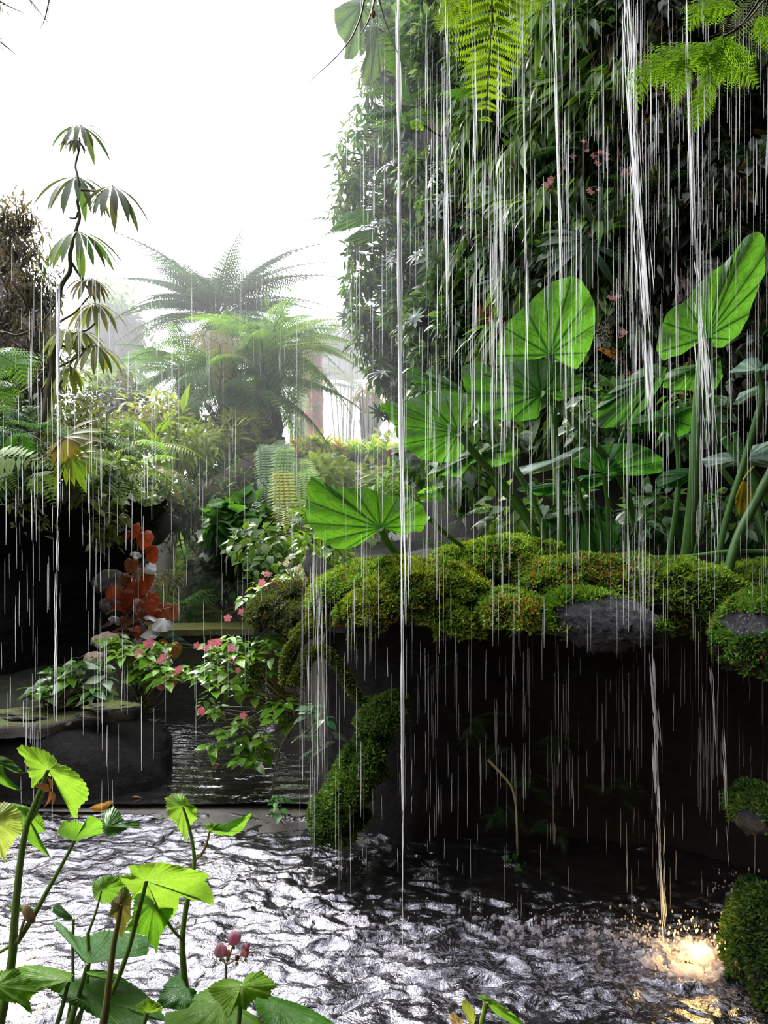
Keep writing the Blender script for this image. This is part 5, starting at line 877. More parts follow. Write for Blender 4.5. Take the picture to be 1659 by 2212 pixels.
tree_fern('small pale tree fern fading in the mist left of the fern group', 270, 800, 930, 12.0, 20, 1.3, (.2, .34, .12), .11, 0, updir=.25)
tree_fern('faint tree fern by the plant wall, almost white in the mist', 790, 850, 960, 18.0, 16, 1.3, (.16, .2, .16), .1, 0, updir=.3)
# hedge with bromeliads
D = 11.0
t = thing('hedge_bank', 'vine covered bank below the yellow green plants', 'hedge', P(750, 1110, D)); m = MB(); blob(m, P(740, 1050, D+.3), (1.15, .5, .62), 5, .12, 2, 4, power=.75); part(t, 'bank_body', m, M_HEDGEBASE)
mb = MB(); V, Fc = m.v[0], ico(5)[1]; p, nn = sample(V, Fc, 3600, lambda p, n: np.clip(.3-n[:, 1], 0, 1)); inst(mb, L_HEART, p+nn*.03, unit(nn*.5+rng.normal(size=(3600, 3))*.4-np.array([0, 0, .6])), nn+.3*rng.normal(size=(3600, 3)), .09*(.6+.7*rng.random(3600)), rough((.55, .66, .22), 3600, .3)); part(t, 'vine_leaves', mb, M_LEAF, 'pale yellow green vine leaves')
for k, (x, y, L, c) in enumerate(((700, 955, 46, (.45, .55, .05)), (735, 960, 36, (.5, .42, .08)), (765, 965, 40, (.3, .55, .1)), (800, 968, 44, (.42, .58, .06)), (835, 965, 44, (.45, .6, .07)), (660, 950, 30, (.55, .3, .12)), (675, 945, 34, (.35, .5, .1)), (640, 950, 26, (.5, .3, .2)), (865, 975, 40, (.3, .5, .08)), (720, 985, 34, (.5, .5, .1)), (800, 1000, 30, (.3, .55, .15)))):
    s = 10.6/F*1.25; n = 60; p = P(x, y+14, 10.6+.1*(k % 3)); d = rng.normal(size=(n, 3))*np.array([.9, .7, .35])+np.array([0, -.1, .75]); mb = MB(); inst(mb, leafT(.1, 6, .15, .5, .35), np.tile(p, (n, 1)), d, np.tile([0, 0, 1.], (n, 1))+.01, L*s*(.7+.5*rng.random(n)), rough(tuple(1.35*q for q in c), n, .15))
    t = thing('bromeliad', 'yellow green strap-leaved plant in the row on top of the vine bank' if k not in (5, 7) else ('small reddish strap-leaved plant at the left end of the row' if k == 7 else 'orange tinted strap-leaved plant in front of the reddish trunk'), 'plant', p, 'strap-leaved plants on the vine bank' if k not in (5, 7) else None); part(t, 'leaves', mb, M_LEAF)
for k, (x, y) in enumerate(((840, 980), (823, 1004))):
    p = P(x, y, 9.8); mb = MB(); blob(mb, p, (.035, .03, .06), 3, .3, 3, k, col=(.5, .12, .35)); t = thing('purple_flower', ('upper' if k == 0 else 'lower')+' purple flower spike hanging by the plant wall', 'flower', p); part(t, 'petals', mb, M_PETAL); mb = MB(); tube(mb, [p, P(x+14, y-14, 9.9), P(x+40, y-10, 10.1)], .006, (.12, .2, .06), seg=4); part(t, 'stalk', mb, M_STEM)
for x, y, D, rx, ry, n, L, c, T, lb in ((390, 950, 9, 60, 60, 420, 26, [(.16, .24, .06), (.3, .32, .08)], L_OVAL, 'olive shrub mass behind the drooping fern fronds'), (430, 1010, 8.6, 60, 50, 380, 26, [(.2, .28, .08), (.12, .2, .06)], L_LONG, 'light green reeds left of the tree fern trunk'), (400, 915, 9.5, 60, 50, 320, 24, [(.35, .42, .1)], L_LONG, 'pale yellow green feathery shrub left of the tree fern trunk'), (450, 940, 9.4, 50, 50, 300, 24, [(.12, .2, .06)], L_OVAL, 'dark green shrub at the tree fern foot'), (560, 1010, 8.4, 60, 50, 420, 26, [(.06, .12, .05)], L_OVAL, 'dark shrub around the reddish trunk'), (385, 940, 7.6, 12, 60, 26, 60, [(.16, .26, .05)], L_LONG, 'tall yellow green broad leaves standing left of the tree fern'), (480, 1040, 8, 60, 40, 300, 24, [(.07, .13, .05)], L_OVAL, 'shaded shrub on top of the arching trunk'), (760, 1120, 7.5, 90, 50, 420, 28, [(.2, .32, .08), (.3, .4, .12)], L_LONG, 'pale leafy growth behind the broad spotted leaf'), (840, 1060, 7.0, 40, 50, 240, 28, [(.16, .3, .08)], L_LONG, 'leafy growth at the foot of the plant wall'), (700, 1080, 8.6, 60, 50, 300, 28, [(.3, .45, .1)], L_OVATE, 'light leafy growth below the vine bank'), (460, 1110, 9.5, 70, 40, 380, 30, [(.35, .55, .13)], L_OVATE, 'greenery seen through the hanging strands'), (400, 1190, 9.6, 80, 40, 360, 30, [(.4, .6, .15)], L_OVATE, 'greenery beside the raised arm of the person'), (560, 1120, 8, 60, 60, 360, 30, [(.05, .11, .04)], L_OVATE, 'dark greenery behind the heart-leaved vine'), (320, 1050, 9, 60, 50, 360, 26, [(.18, .28, .07), (.1, .16, .05)], L_OVAL, 'bushy greenery behind the arching trunk')):
    s = D/F; shrub('garden_shrub', lb, 'shrub', P(x, y, D), (rx*s*1.25, .5, ry*s*1.2), T, n, L*s, [tuple(1.6*q for q in w_) for w_ in c], M_LEAF, base=P(x, y+90, D), twigs=8, surf=.5)
# small leaf sprays at the top left corner
for pp, D, wd, lb in (([(-60, -40), (0, 5), (50, 28)], 3.6, .3, 'drooping leafy twig in the top left corner'), ([(-40, 60), (0, 90), (35, 118)], 3.8, .3, 'short leafy spray at the left edge below the corner'), ([(50, -20), (80, 20), (104, 48)], 5, .14, 'faint thin spray hanging into the sky at the top left'), ([(108, -10), (98, 40), (86, 66)], 5, .14, 'second faint thin spray at the top left')):
    t = thing('leafy_twig', lb, 'twig', P(*pp[0], D)); hero_frond(t, pts3(pp, D), FR_SIMPLE, wd, (.09, .11, .09), up=(0, -1, .3), nm='leaves'); mb = MB(); tube(mb, pts3(pp, D), [.006, .002], (.08, .07, .06), seg=5); part(t, 'stem', mb, M_STEM)

# ------------------------------------------------------------------ foreground begonias
cb = crop(0, 1560, 2.074)
BY, BG, BD = (.25, .44, .05), (.18, .37, .04), (.08, .20, .03)
def begonia(label, leaves, stems, base, Dd):
    t = thing('begonia', label, 'plant', base)
    for k, (o, a, D, tilt, col, nv, lb) in enumerate(leaves):
        mb = MB(); big_leaf(mb, cb(o), cb([a])[0], D, tilt, .02, nv, col, 24, 180, .0022, seed=k+len(label), teeth=2.2); part(t, 'leaf', mb, M_LEAF_GLOSS if col is BD else M_BEG, lb)
    for pp, D, r, *c in stems:
        mb = MB(); tube(mb, pts3(cb(pp), D), np.atleast_1d(r)*.64 if np.ndim(r) else r*.66, c[0] if c else (.16, .24, .05), seg=9, wob=.003); part(t, 'stem', mb, M_STEM)
bz = np.array([0, 0, .33])
begonia('tall begonia at the left edge with two thick stems and a drooping top leaf',
 [([(75, 118), (95, 105), (110, 103), (135, 112), (160, 112), (182, 122), (200, 125), (225, 142), (245, 155), (255, 175), (260, 188), (280, 192), (300, 197), (325, 215), (350, 230), (362, 250), (380, 268), (388, 290), (398, 308), (390, 350), (372, 362), (355, 380), (345, 410), (350, 432), (325, 425), (312, 400), (310, 380), (298, 360), (300, 340), (278, 320), (272, 300), (255, 275), (245, 250), (225, 240), (200, 242), (175, 262), (160, 272), (148, 302), (138, 280), (142, 260), (125, 225), (130, 200), (112, 185), (110, 158), (90, 145)], (216, 215), 1.1, (.0005, -.0003), BY, 9, 'top leaf'),
  ([(-70, 400), (-30, 370), (0, 362), (22, 358), (45, 366), (70, 380), (82, 396), (97, 425), (95, 452), (98, 478), (92, 505), (75, 515), (62, 532), (55, 552), (40, 562), (30, 585), (25, 605), (22, 640), (10, 605), (-20, 590), (-40, 560), (-70, 480)], (-35, 440), 1.0, (.0002, 0), (.42, .50, .14), 9, 'pale yellowish leaf cut by the photo edge'),
  ([(35, 362), (68, 364), (100, 372), (130, 380), (160, 397), (182, 415), (197, 445), (198, 468), (204, 487), (188, 492), (172, 497), (182, 520), (180, 542), (205, 575), (232, 612), (205, 592), (190, 582), (165, 568), (150, 552), (130, 540), (118, 520), (112, 495), (98, 470), (95, 440), (88, 410), (60, 385)], (105, 385), 1.15, (.0002, -.0002), BG, 8, None),
  ([(255, 496), (265, 470), (290, 440), (310, 448), (332, 440), (355, 450), (380, 457), (388, 430), (402, 420), (418, 420), (430, 428), (452, 445), (462, 462), (455, 480), (462, 497), (440, 502), (420, 506), (400, 506), (385, 512), (365, 520), (350, 536), (332, 534), (320, 530), (305, 520), (290, 520), (270, 508)], (334, 531), 1.08, (0, -.0015), BG, 10, None),
  ([(-40, 170), (0, 150), (25, 158), (52, 172), (85, 205), (110, 232), (88, 228), (60, 224), (30, 205), (0, 190), (-40, 195)], (-30, 175), 1.25, (0, 0), BD, 6, 'darker glossy leaf'), ([(-20, 200), (10, 190), (20, 230), (45, 270), (80, 290), (100, 310), (60, 300), (20, 285), (-20, 260)], (-15, 205), 1.2, (0, 0), BG, 6, None)],
 [([(-10, 1400), (20, 1250), (58, 1060), (62, 960), (75, 800), (92, 620), (120, 460), (150, 380), (185, 300), (216, 215)], 1.1, [.0115, .0045]), ([(75, 985), (115, 930), (200, 780), (270, 650), (334, 531)], [1.1, 1.08], [.007, .0035]), ([(120, 470), (165, 400), (185, 340), (205, 300)], 1.1, .0035), ([(60, 990), (20, 1020), (-20, 1040)], 1.1, .004), ([(140, 850), (108, 880), (85, 980)], 1.09, .003, (.3, .2, .12))],
 np.array([-.62, 1.1, .33]), 1.1)
mb = MB(); inst(mb, leafT(.6, 4, .2, .6, .4), np.tile(P(106, 1708, 1.09), (4, 1)), [(.3, -.2, -.9), (.8, -.4, -.3), (-.2, -.5, .6), (.5, -.2, .7)], [(1, 0, .3)]*4, .022, rough((.5, .22, .08), 4)); t = thing('withered_bud', 'dried orange brown bud in the leaf fork of the tall left begonia', 'bud', P(106, 1708, 1.1)); part(t, 'scales', mb, M_PETAL)
mb = MB(); blob(mb, P(62, 1975, 1.08), (.007, .007, .015), 3, .15, 2, 3, .5, (.3, .2, .1)); t = thing('leaf_bud', 'brown furled bud in the fork of the two thick left stems', 'bud', P(62, 1975, 1.08)); part(t, 'bud_body', mb, M_STEM)
begonia('begonia in the left centre with the largest backlit leaf spreading to the right',
 [([(570, 646), (600, 642), (640, 636), (680, 632), (720, 627), (760, 636), (800, 640), (835, 652), (870, 661), (900, 668), (920, 673), (930, 688), (942, 702), (928, 700), (915, 702), (925, 722), (942, 742), (950, 768), (960, 792), (955, 824), (935, 812), (918, 800), (900, 790), (885, 772), (884, 790), (886, 802), (868, 800), (850, 796), (835, 780), (818, 772), (805, 785), (800, 802), (798, 830), (788, 852), (765, 880), (740, 922), (732, 895), (730, 862), (712, 825), (690, 802), (660, 775), (630, 762), (605, 775), (590, 802), (592, 780), (594, 762), (575, 748), (560, 732), (545, 710), (535, 692), (555, 683), (580, 680), (590, 665)], (656, 713), 1.05, (.0004, -.0008), BY, 11, 'largest leaf'),
  ([(412, 732), (422, 712), (440, 700), (470, 690), (500, 688), (540, 690), (556, 710), (562, 740), (545, 760), (530, 782), (515, 800), (500, 812), (480, 806), (460, 812), (445, 800), (430, 792), (420, 778), (415, 760)], (456, 752), 1.15, (0, -.0003), BG, 9, None),
  ([(620, 752), (605, 775), (600, 802), (598, 840), (590, 880), (575, 905), (560, 932), (590, 940), (622, 950), (645, 952), (665, 962), (662, 980), (672, 992), (690, 1012), (702, 1042), (708, 1000), (720, 950), (735, 925), (750, 900), (765, 870), (778, 850), (772, 820), (760, 800), (730, 782), (700, 772), (660, 755)], (692, 806), 1.12, (0, 0), (.16, .38, .03), 9, None),
  ([(545, 742), (560, 736), (572, 742), (580, 765), (590, 790), (585, 835), (586, 880), (570, 905), (558, 940), (545, 965), (530, 952), (528, 915), (518, 882), (500, 872), (488, 862), (498, 830), (500, 800), (515, 785), (525, 778), (535, 758)], (541, 820), 1.02, (.0004, 0), (.16, .15, .04), 8, 'folded young brownish leaf'),
  ([(235, 902), (250, 894), (265, 896), (300, 925), (330, 955), (365, 962), (400, 960), (435, 942), (470, 930), (515, 935), (560, 945), (610, 948), (660, 960), (668, 1000), (660, 1042), (630, 1048), (600, 1052), (570, 1042), (540, 1040), (490, 1055), (440, 1062), (420, 1078), (400, 1082), (380, 1078), (368, 1068), (345, 1040), (330, 1010), (305, 985), (280, 958), (255, 930)], (392, 1081), 1.12, (0, .0012), (.06, .20, .03), 10, 'dark wet leaf'),
  ([(450, 472), (460, 430), (470, 402), (490, 390), (508, 378), (525, 395), (545, 420), (552, 440), (520, 460), (540, 462), (570, 450), (602, 440), (620, 460), (640, 480), (610, 475), (580, 470), (560, 485), (530, 502), (505, 510), (480, 516), (465, 502)], (480, 466), 1.25, (0, .0004), BD, 7, 'dark glossy leaf over the water')],
 [([(455, 1400), (478, 1300), (490, 1180), (508, 1000), (530, 900), (541, 820)], [1.05, 1.02], [.0095, .0035], (.22, .17, .06)), ([(505, 1215), (540, 1130), (580, 1010), (620, 860), (656, 713)], 1.05, [.006, .0042]), ([(395, 945), (420, 880), (440, 820), (456, 752)], 1.15, [.0035, .002]), ([(395, 940), (400, 1080), (380, 1240), (340, 1400)], 1.16, .004)],
 np.array([-.40, 1.05, .33]), 1.05)
begonia('begonia with a tall forked stem carrying two small light leaves over the pool',
 [([(738, 342), (760, 330), (790, 322), (812, 324), (830, 333), (842, 350), (846, 366), (865, 372), (882, 386), (878, 408), (886, 432), (870, 440), (860, 456), (845, 465), (840, 482), (842, 505), (834, 532), (822, 515), (818, 498), (800, 480), (792, 458), (775, 445), (765, 430), (750, 425), (745, 412), (752, 398), (744, 380), (748, 360)], (822, 376), 1.2, (0, -.0003), BY, 9, 'upper leaf'),
  ([(910, 466), (925, 455), (942, 450), (960, 455), (980, 450), (995, 465), (1010, 476), (1035, 462), (1060, 460), (1070, 440), (1090, 430), (1108, 415), (1126, 405), (1122, 422), (1110, 440), (1098, 465), (1080, 490), (1060, 498), (1040, 511), (1010, 506), (980, 506), (965, 495), (950, 488), (930, 482)], (938, 487), 1.2, (0, -.001), BG, 8, None),
  ([(705, 1252), (722, 1215), (740, 1170), (775, 1142), (810, 1127), (825, 1155), (835, 1190), (860, 1192), (880, 1202), (878, 1240), (870, 1282), (835, 1290), (800, 1292), (765, 1285), (730, 1280)], (836, 1193), 1.16, (0, .0012), (.05, .17, .03), 8, 'dark wet leaf low on the stem')],
 [([(850, 1400), (838, 1250), (820, 1100), (812, 975), (825, 860), (850, 740), (872, 625), (862, 540), (846, 450), (822, 376)], 1.2, [.0095, .0028]), ([(872, 612), (900, 590), (925, 545), (938, 487)], 1.2, [.004, .0022], (.3, .17, .08)), ([(815, 975), (780, 940), (735, 870), (692, 806)], [1.2, 1.12], [.004, .003]), ([(815, 960), (822, 880), (830, 800)], 1.2, .004)],
 np.array([-.26, 1.2, .33]), 1.2)
begonia('low begonia cluster along the bottom left corner with broad half shaded leaves',
 [([(70, 1102), (110, 1090), (160, 1090), (210, 1095), (260, 1105), (300, 1118), (330, 1132), (320, 1150), (298, 1162), (280, 1185), (266, 1217), (250, 1212), (230, 1202), (205, 1185), (180, 1176), (170, 1190), (162, 1212), (120, 1180), (90, 1160), (70, 1130)], (312, 1155), 1.1, (0, .0008), BG, 8, None),
  ([(-40, 1130), (0, 1112), (40, 1112), (72, 1102), (100, 1130), (150, 1160), (170, 1210), (145, 1225), (132, 1245), (138, 1280), (146, 1312), (120, 1285), (100, 1262), (55, 1258), (0, 1242), (-40, 1240)], (-20, 1180), 1.05, (0, .0004), BG, 8, None),
  ([(260, 1222), (290, 1180), (330, 1160), (360, 1145), (400, 1140), (460, 1132), (520, 1140), (570, 1160), (620, 1190), (660, 1225), (700, 1262), (725, 1300), (742, 1342), (700, 1335), (660, 1332), (640, 1370), (600, 1400), (520, 1370), (450, 1332), (410, 1310), (380, 1292), (330, 1270), (290, 1252)], (402, 1221), 1.12, (0, .0012), (.06, .17, .02), 10, 'broad leaf dark in the middle'),
  ([(380, 1115), (420, 1108), (470, 1112), (520, 1128), (560, 1150), (580, 1170), (520, 1165), (460, 1150), (400, 1140)], (395, 1130), 1.1, (0, .0008), BG, 7, None),
  ([(610, 1272), (630, 1255), (658, 1235), (690, 1248), (722, 1270), (732, 1292), (700, 1295), (680, 1302), (650, 1304), (620, 1300)], (660, 1302), 1.0, (0, -.001), BY, 8, 'small light leaf'),
  ([(240, 820), (265, 812), (300, 850), (330, 880), (300, 890), (260, 870), (235, 850)], (330, 880), 1.3, (0, 0), (.06, .17, .03), 6, None), ([(30, 825), (80, 818), (140, 830), (180, 850), (120, 850), (60, 850)], (180, 848), 1.3, (0, 0), BG, 6, None)],
 [([(240, 1400), (275, 1290), (312, 1155)], 1.1, [.006, .004]), ([(300, 1400), (350, 1240), (392, 1081)], 1.12, [.0065, .0045]), ([(310, 1400), (350, 1320), (402, 1221)], 1.12, .005), ([(640, 1400), (652, 1340), (662, 1302)], 1.0, .005), ([(330, 880), (325, 1000), (330, 1180), (290, 1400)], 1.3, .004), ([(290, 1400), (330, 1280), (370, 1160), (390, 1100)], 1.18, .005)],
 np.array([-.50, 1.12, .33]), 1.1)
begonia('begonia at the bottom centre with ragged bright leaves and pink winged seed pods',
 [([(930, 1192), (960, 1168), (990, 1152), (1025, 1148), (1060, 1152), (1085, 1168), (1100, 1140), (1120, 1122), (1148, 1122), (1170, 1108), (1182, 1125), (1202, 1142), (1218, 1150), (1228, 1172), (1247, 1192), (1228, 1192), (1212, 1202), (1215, 1222), (1200, 1242), (1172, 1238), (1150, 1232), (1125, 1255), (1100, 1292), (1080, 1275), (1052, 1272), (1042, 1300), (1022, 1332), (1010, 1310), (1000, 1290), (985, 1260), (960, 1242), (945, 1215)], (1082, 1181), 1.0, (0, .0006), BY, 10, None),
  ([(872, 1222), (915, 1200), (960, 1192), (1010, 1225), (1062, 1262), (1110, 1295), (1152, 1322), (1180, 1350), (1205, 1372), (1160, 1400), (1000, 1420), (800, 1410), (738, 1370), (738, 1302), (790, 1292), (832, 1290), (860, 1262)], (992, 1252), 1.08, (0, .001), BG, 11, None),
  ([(1135, 1242), (1170, 1232), (1210, 1225), (1255, 1236), (1302, 1250), (1355, 1268), (1402, 1290), (1450, 1318), (1502, 1352), (1530, 1390), (1480, 1420), (1330, 1410), (1200, 1402), (1195, 1365), (1182, 1332), (1160, 1312), (1150, 1290)], (1252, 1262), 1.05, (0, .001), (.10, .30, .03), 10, 'darker leaf running to the right')],
 [([(1066, 1400), (1076, 1290), (1082, 1181)], 1.0, [.0052, .0042]), ([(960, 1400), (980, 1320), (992, 1252)], 1.08, .0045), ([(1170, 1400), (1200, 1330), (1252, 1262)], 1.05, [.0055, .004]), ([(1012, 1160), (1014, 1120), (1012, 1088)], 1.1, .0026, (.35, .18, .12)), ([(1012, 1090), (1030, 1050), (1045, 990)], 1.1, .0015, (.5, .35, .3)), ([(1012, 1090), (1000, 1060), (992, 1040)], 1.1, .0015, (.5, .35, .3)), ([(1014, 1088), (1050, 1070), (1090, 1035)], 1.1, .0015, (.4, .2, .15)), ([(1012, 1160), (1016, 1300), (1010, 1400)], 1.1, .003)],
 np.array([-.15, 1.05, .33]), 1.05)
for k, (x, y, rx, ry, c, lb) in enumerate(((1047, 966, 27, 32, (.78, .38, .55), 'topmost and largest pink seed pod of the bottom centre begonia'), (990, 1022, 26, 32, (.76, .40, .54), 'left pink seed pod of the bottom centre begonia'), (1022, 1034, 13, 18, (.72, .38, .36), 'small pale seed pod between the larger pink ones'), (1100, 1034, 17, 20, (.75, .30, .30), 'right-hand pink seed pod, lower of the pair'), (1104, 1006, 15, 16, (.6, .22, .30), 'right-hand pink seed pod, upper of the pair'), (1062, 1056, 10, 15, (.32, .12, .07), 'tiny brown bud below the right seed pods'))):
    x, y = cb([(x, y)])[0]; D = 1.1; s = D/F/2.074; t = thing('seed_pod', lb, 'seed pod', P(x, y, D)); V, Fc = ico(4); V = V.copy(); a = np.arctan2(V[:, 1], V[:, 0]); rr = 1+.22*np.cos(3*a+k); V = V*np.stack([rr, rr, 1-.12*(V[:, 2] > 0)*np.abs(V[:, 2])], -1)*np.array([rx*s, rx*s, ry*s]); mb = MB(); mb.add(V+P(x, y, D), Fc, np.array(c)*(1+.1*fbm(V*300, k)[:, None])); part(t, 'pod_body', mb, M_PETAL)
    mb = MB(); q = P(x, y, D)+np.array([0, 0, -ry*s]); inst(mb, L_TINY, [q]*3, [(.4, -.3, -1), (-.4, -.3, -1), (0, -.5, -1)], [(0, -1, 0)]*3, .007, (.3, .35, .1)); part(t, 'tip', mb, M_LEAF)
c8 = crop(700, 1600, 1.73)
t = thing('begonia', 'small begonia shoot at the very bottom with one narrow green leaf and furled tips', 'plant', np.array([.12, 1.15, .33])); D = 1.15
mb = MB(); big_leaf(mb, c8([(568, 950), (600, 950), (625, 965), (660, 985), (700, 1015), (740, 1050), (770, 1090), (720, 1070), (680, 1045), (640, 1020), (600, 975)]), c8([(606, 975)])[0], D, (.0002, 0), .01, 6, BG, 14, 70, .003); part(t, 'leaf', mb, M_BEG)
mb = MB(); big_leaf(mb, c8([(518, 970), (530, 965), (545, 985), (560, 1000), (568, 1030), (560, 1060), (545, 1060), (530, 1030), (515, 1000)]), c8([(560, 1055)])[0], D, (0, 0), .008, 5, (.45, .5, .1), 14, 60, .003); part(t, 'leaf', mb, M_BEG, 'half furled yellowish leaf')
mb = MB(); big_leaf(mb, c8([(462, 1030), (485, 1010), (500, 1030), (520, 1045), (515, 1070), (480, 1060)]), c8([(500, 1060)])[0], D, (0, 0), .008, 5, (.6, .42, .2), 12, 50, .003); part(t, 'leaf', mb, M_BEG, 'pale peach bud leaf')
mb = MB(); tube(mb, pts3(c8([(570, 1140), (590, 1050), (606, 975)]), D), .004, (.3, .4, .08), seg=7); part(t, 'stem', mb, M_STEM)
# fallen leaves
mb = MB(); big_leaf(mb, [(193, 1745), (205, 1738), (222, 1735), (240, 1728), (246, 1730), (238, 1740), (225, 1752), (205, 1755)], (215, 1745), 3.43, (0, .001), .02, 7, (.7, .38, .05), 10, 50, .004); t = thing('fallen_leaf', 'orange fallen leaf floating by the sill at the left', 'leaf', P(218, 1745, 3.43)); part(t, 'blade', mb, M_BEG)
for k, (x, y, c) in enumerate(((320, 1484+48, (.6, .55, .5)), (455, 1650, (.5, .2, .08)), (284, 1722, (.5, .3, .15)), (628, 1752, (.4, .28, .12)))):
    D = (EYE-.045)*F/(y-CY); mb = MB(); inst(mb, L_OVAL, [P(x, y, D)], [(1, .3, 0)], [(0, 0, 1)], .05, c); t = thing('fallen_leaf', ['pale leaf lying on the water beside the end of the long slab', 'small brown leaf floating on the dark pond', 'small tan leaf on the sill below the black rock face', 'brown leaf stuck on the right part of the sill'][k], 'leaf', P(x, y, D)); part(t, 'blade', mb, M_LEAF)

# ------------------------------------------------------------------ falling water
def strand(mb, x, D, z1, z0, r, seg=4, wob=.004):
    n = 5; z = np.linspace(z1, z0, n); pts = np.stack([x+np.cumsum(rng.normal(size=n))*wob*.5, np.full(n, D), z], -1); rad = r*np.array([.35, .9, 1, .95, .4]); tube(mb, pts, rad, seg=seg, smooth=0)
def stream(label, spec, group=None):
    t = None; mb = MB()
    for x0, y0, x1, y1, D, r, n, sp in spec:
        a, b = P(x0, y0, D), P(x1, y1, D)
        for k in range(n):
            f0 = rng.random()*.75; f1 = min(1, f0+rng.uniform(.12, .45)); off = rng.normal(size=2)*sp
            p0, p1 = a+(b-a)*f0, a+(b-a)*f1; m_ = 6; pts = p0+(p1-p0)*np.linspace(0, 1, m_)[:, None]; pts[:, 0] += off[0]+rng.normal(size=m_)*.0006; pts[:, 1] += off[1]
            tube(mb, pts, r*.55*rng.uniform(.35, 1.0)*np.array([.2, .7, 1, 1, .8, .25]), seg=5, smooth=0)
    t = thing('falling_stream', label, 'falling water', P(spec[0][2], spec[0][3], spec[0][4])); part(t, 'water_strands', mb, M_STREAM)
stream('thickest white stream falling through the centre of the photo', [(858, -60, 866, 700, 2.45, .0042, 46, .003), (862, 380, 868, 1250, 2.45, .0052, 46, .0035), (868, 1100, 870, 1800, 2.45, .004, 26, .003), (870, 1700, 869, 2070, 2.45, .0025, 7, .001), (866, 500, 880, 1350, 2.46, .003, 14, .008)])
stream('bundle of streams in front of the long pointed leaf, drifting to the right', [(1350, -60, 1378, 420, 2.5, .003, 34, .008), (1366, 250, 1400, 700, 2.5, .0035, 34, .009), (1390, 560, 1410, 1000, 2.5, .0028, 24, .009)])
stream('white burst of water running off the upright leaf at the right', [(1510, 640, 1535, 960, 2.8, .003, 36, .012), (1530, 900, 1545, 1260, 2.85, .0022, 14, .01)])
stream('stream pouring from the bare black rock down to the glowing splash', [(1404, 1400, 1422, 1620, 2.52, .0035, 26, .006), (1416, 1560, 1424, 1840, 2.5, .003, 26, .007), (1422, 1780, 1436, 2050, 2.42, .0022, 22, .006)])
stream('thick stream falling at the left in front of the umbrella tree', [(126, 520, 124, 1100, 2.9, .0042, 22, .003), (124, 1050, 122, 1300, 2.9, .0038, 8, .002), (122, 1230, 120, 1560, 2.9, .0035, 9, .003)])
stream('stream in front of the ladder fern, right of the thickest one', [(960, -60, 968, 700, 2.5, .002, 20, .006), (1020, -60, 1030, 600, 2.5, .002, 12, .004)])
stream('long stream right of the ladder fern passing the tallest leaf', [(1195, -60, 1215, 650, 2.5, .0026, 26, .003), (1128, -60, 1140, 900, 2.5, .002, 18, .003)])
stream('stream at the right falling beside the lace fern', [(1480, -60, 1500, 620, 2.45, .0024, 24, .004), (1500, 560, 1520, 760, 2.45, .002, 6, .004)])
stream('thin streams falling beside the arching mossy root to the sill', [(680, 1180, 690, 1700, 2.85, .0015, 22, .018), (700, 1100, 700, 1700, 2.85, .0012, 12, .01)])
stream('white stream falling onto the wet stone at the right edge', [(1560, 1560, 1580, 1900, 2.5, .0026, 10, .003), (1535, 1400, 1550, 1700, 2.5, .0016, 6, .004)])
for k, (n, xa, xb, ya, yb, Da, Db, r, L) in enumerate(((640, 740, 1659, -60, 1250, 2.3, 3.0, .00105, (.06, .35)), (230, 900, 1659, -60, 1000, 2.3, 2.8, .0014, (.1, .4)), (240, 740, 1659, 1200, 1650, 2.4, 2.9, .0009, (.05, .3)), (90, 760, 1659, 1600, 1950, 2.4, 2.8, .0010, (.04, .14)), (90, 0, 330, 480, 1700, 2.6, 3.3, .0016, (.1, .28)), (120, 0, 330, 480, 1700, 2.6, 3.3, .0010, (.06, .25)), (110, 320, 760, 560, 1450, 2.6, 3.3, .0008, (.06, .3)), (50, 640, 760, 1150, 1750, 2.6, 3.0, .001, (.1, .4)), (90, 1330, 1450, -60, 1300, 2.4, 2.7, .0016, (.1, .4)), (80, 1010, 1110, 300, 850, 2.4, 2.7, .0016, (.1, .3)))):
    mb = MB()
    for j in range(n):
        D = R.uniform(Da, Db); x = R.uniform(xa, xb); x = x+12*math.sin(x/23.); y = R.uniform(ya, yb); p = P(x, y, D); l = R.uniform(*L); strand(mb, p[0], D, p[2], max(.0, p[2]-l), r*R.uniform(.25, .85), 3, .0010)
    lb = ['curtain of thin water threads falling across the right half', 'brighter water threads in front of the plant wall', 'thin dripping threads below the mossy ledge', 'short drips above the dark pool edge', 'strong drips at the left in front of the cave', 'fine drips at the left in front of the cave', 'faint fine drips in front of the garden', 'fine drips by the arching root', 'dense drips around the right-hand bundle', 'dense drips left of the tallest leaf'][k]
    solo('water_drips', mb, M_RAIN, lb, 'falling water', kind='stuff', loc=(P((xa+xb)/2, yb, Da)))

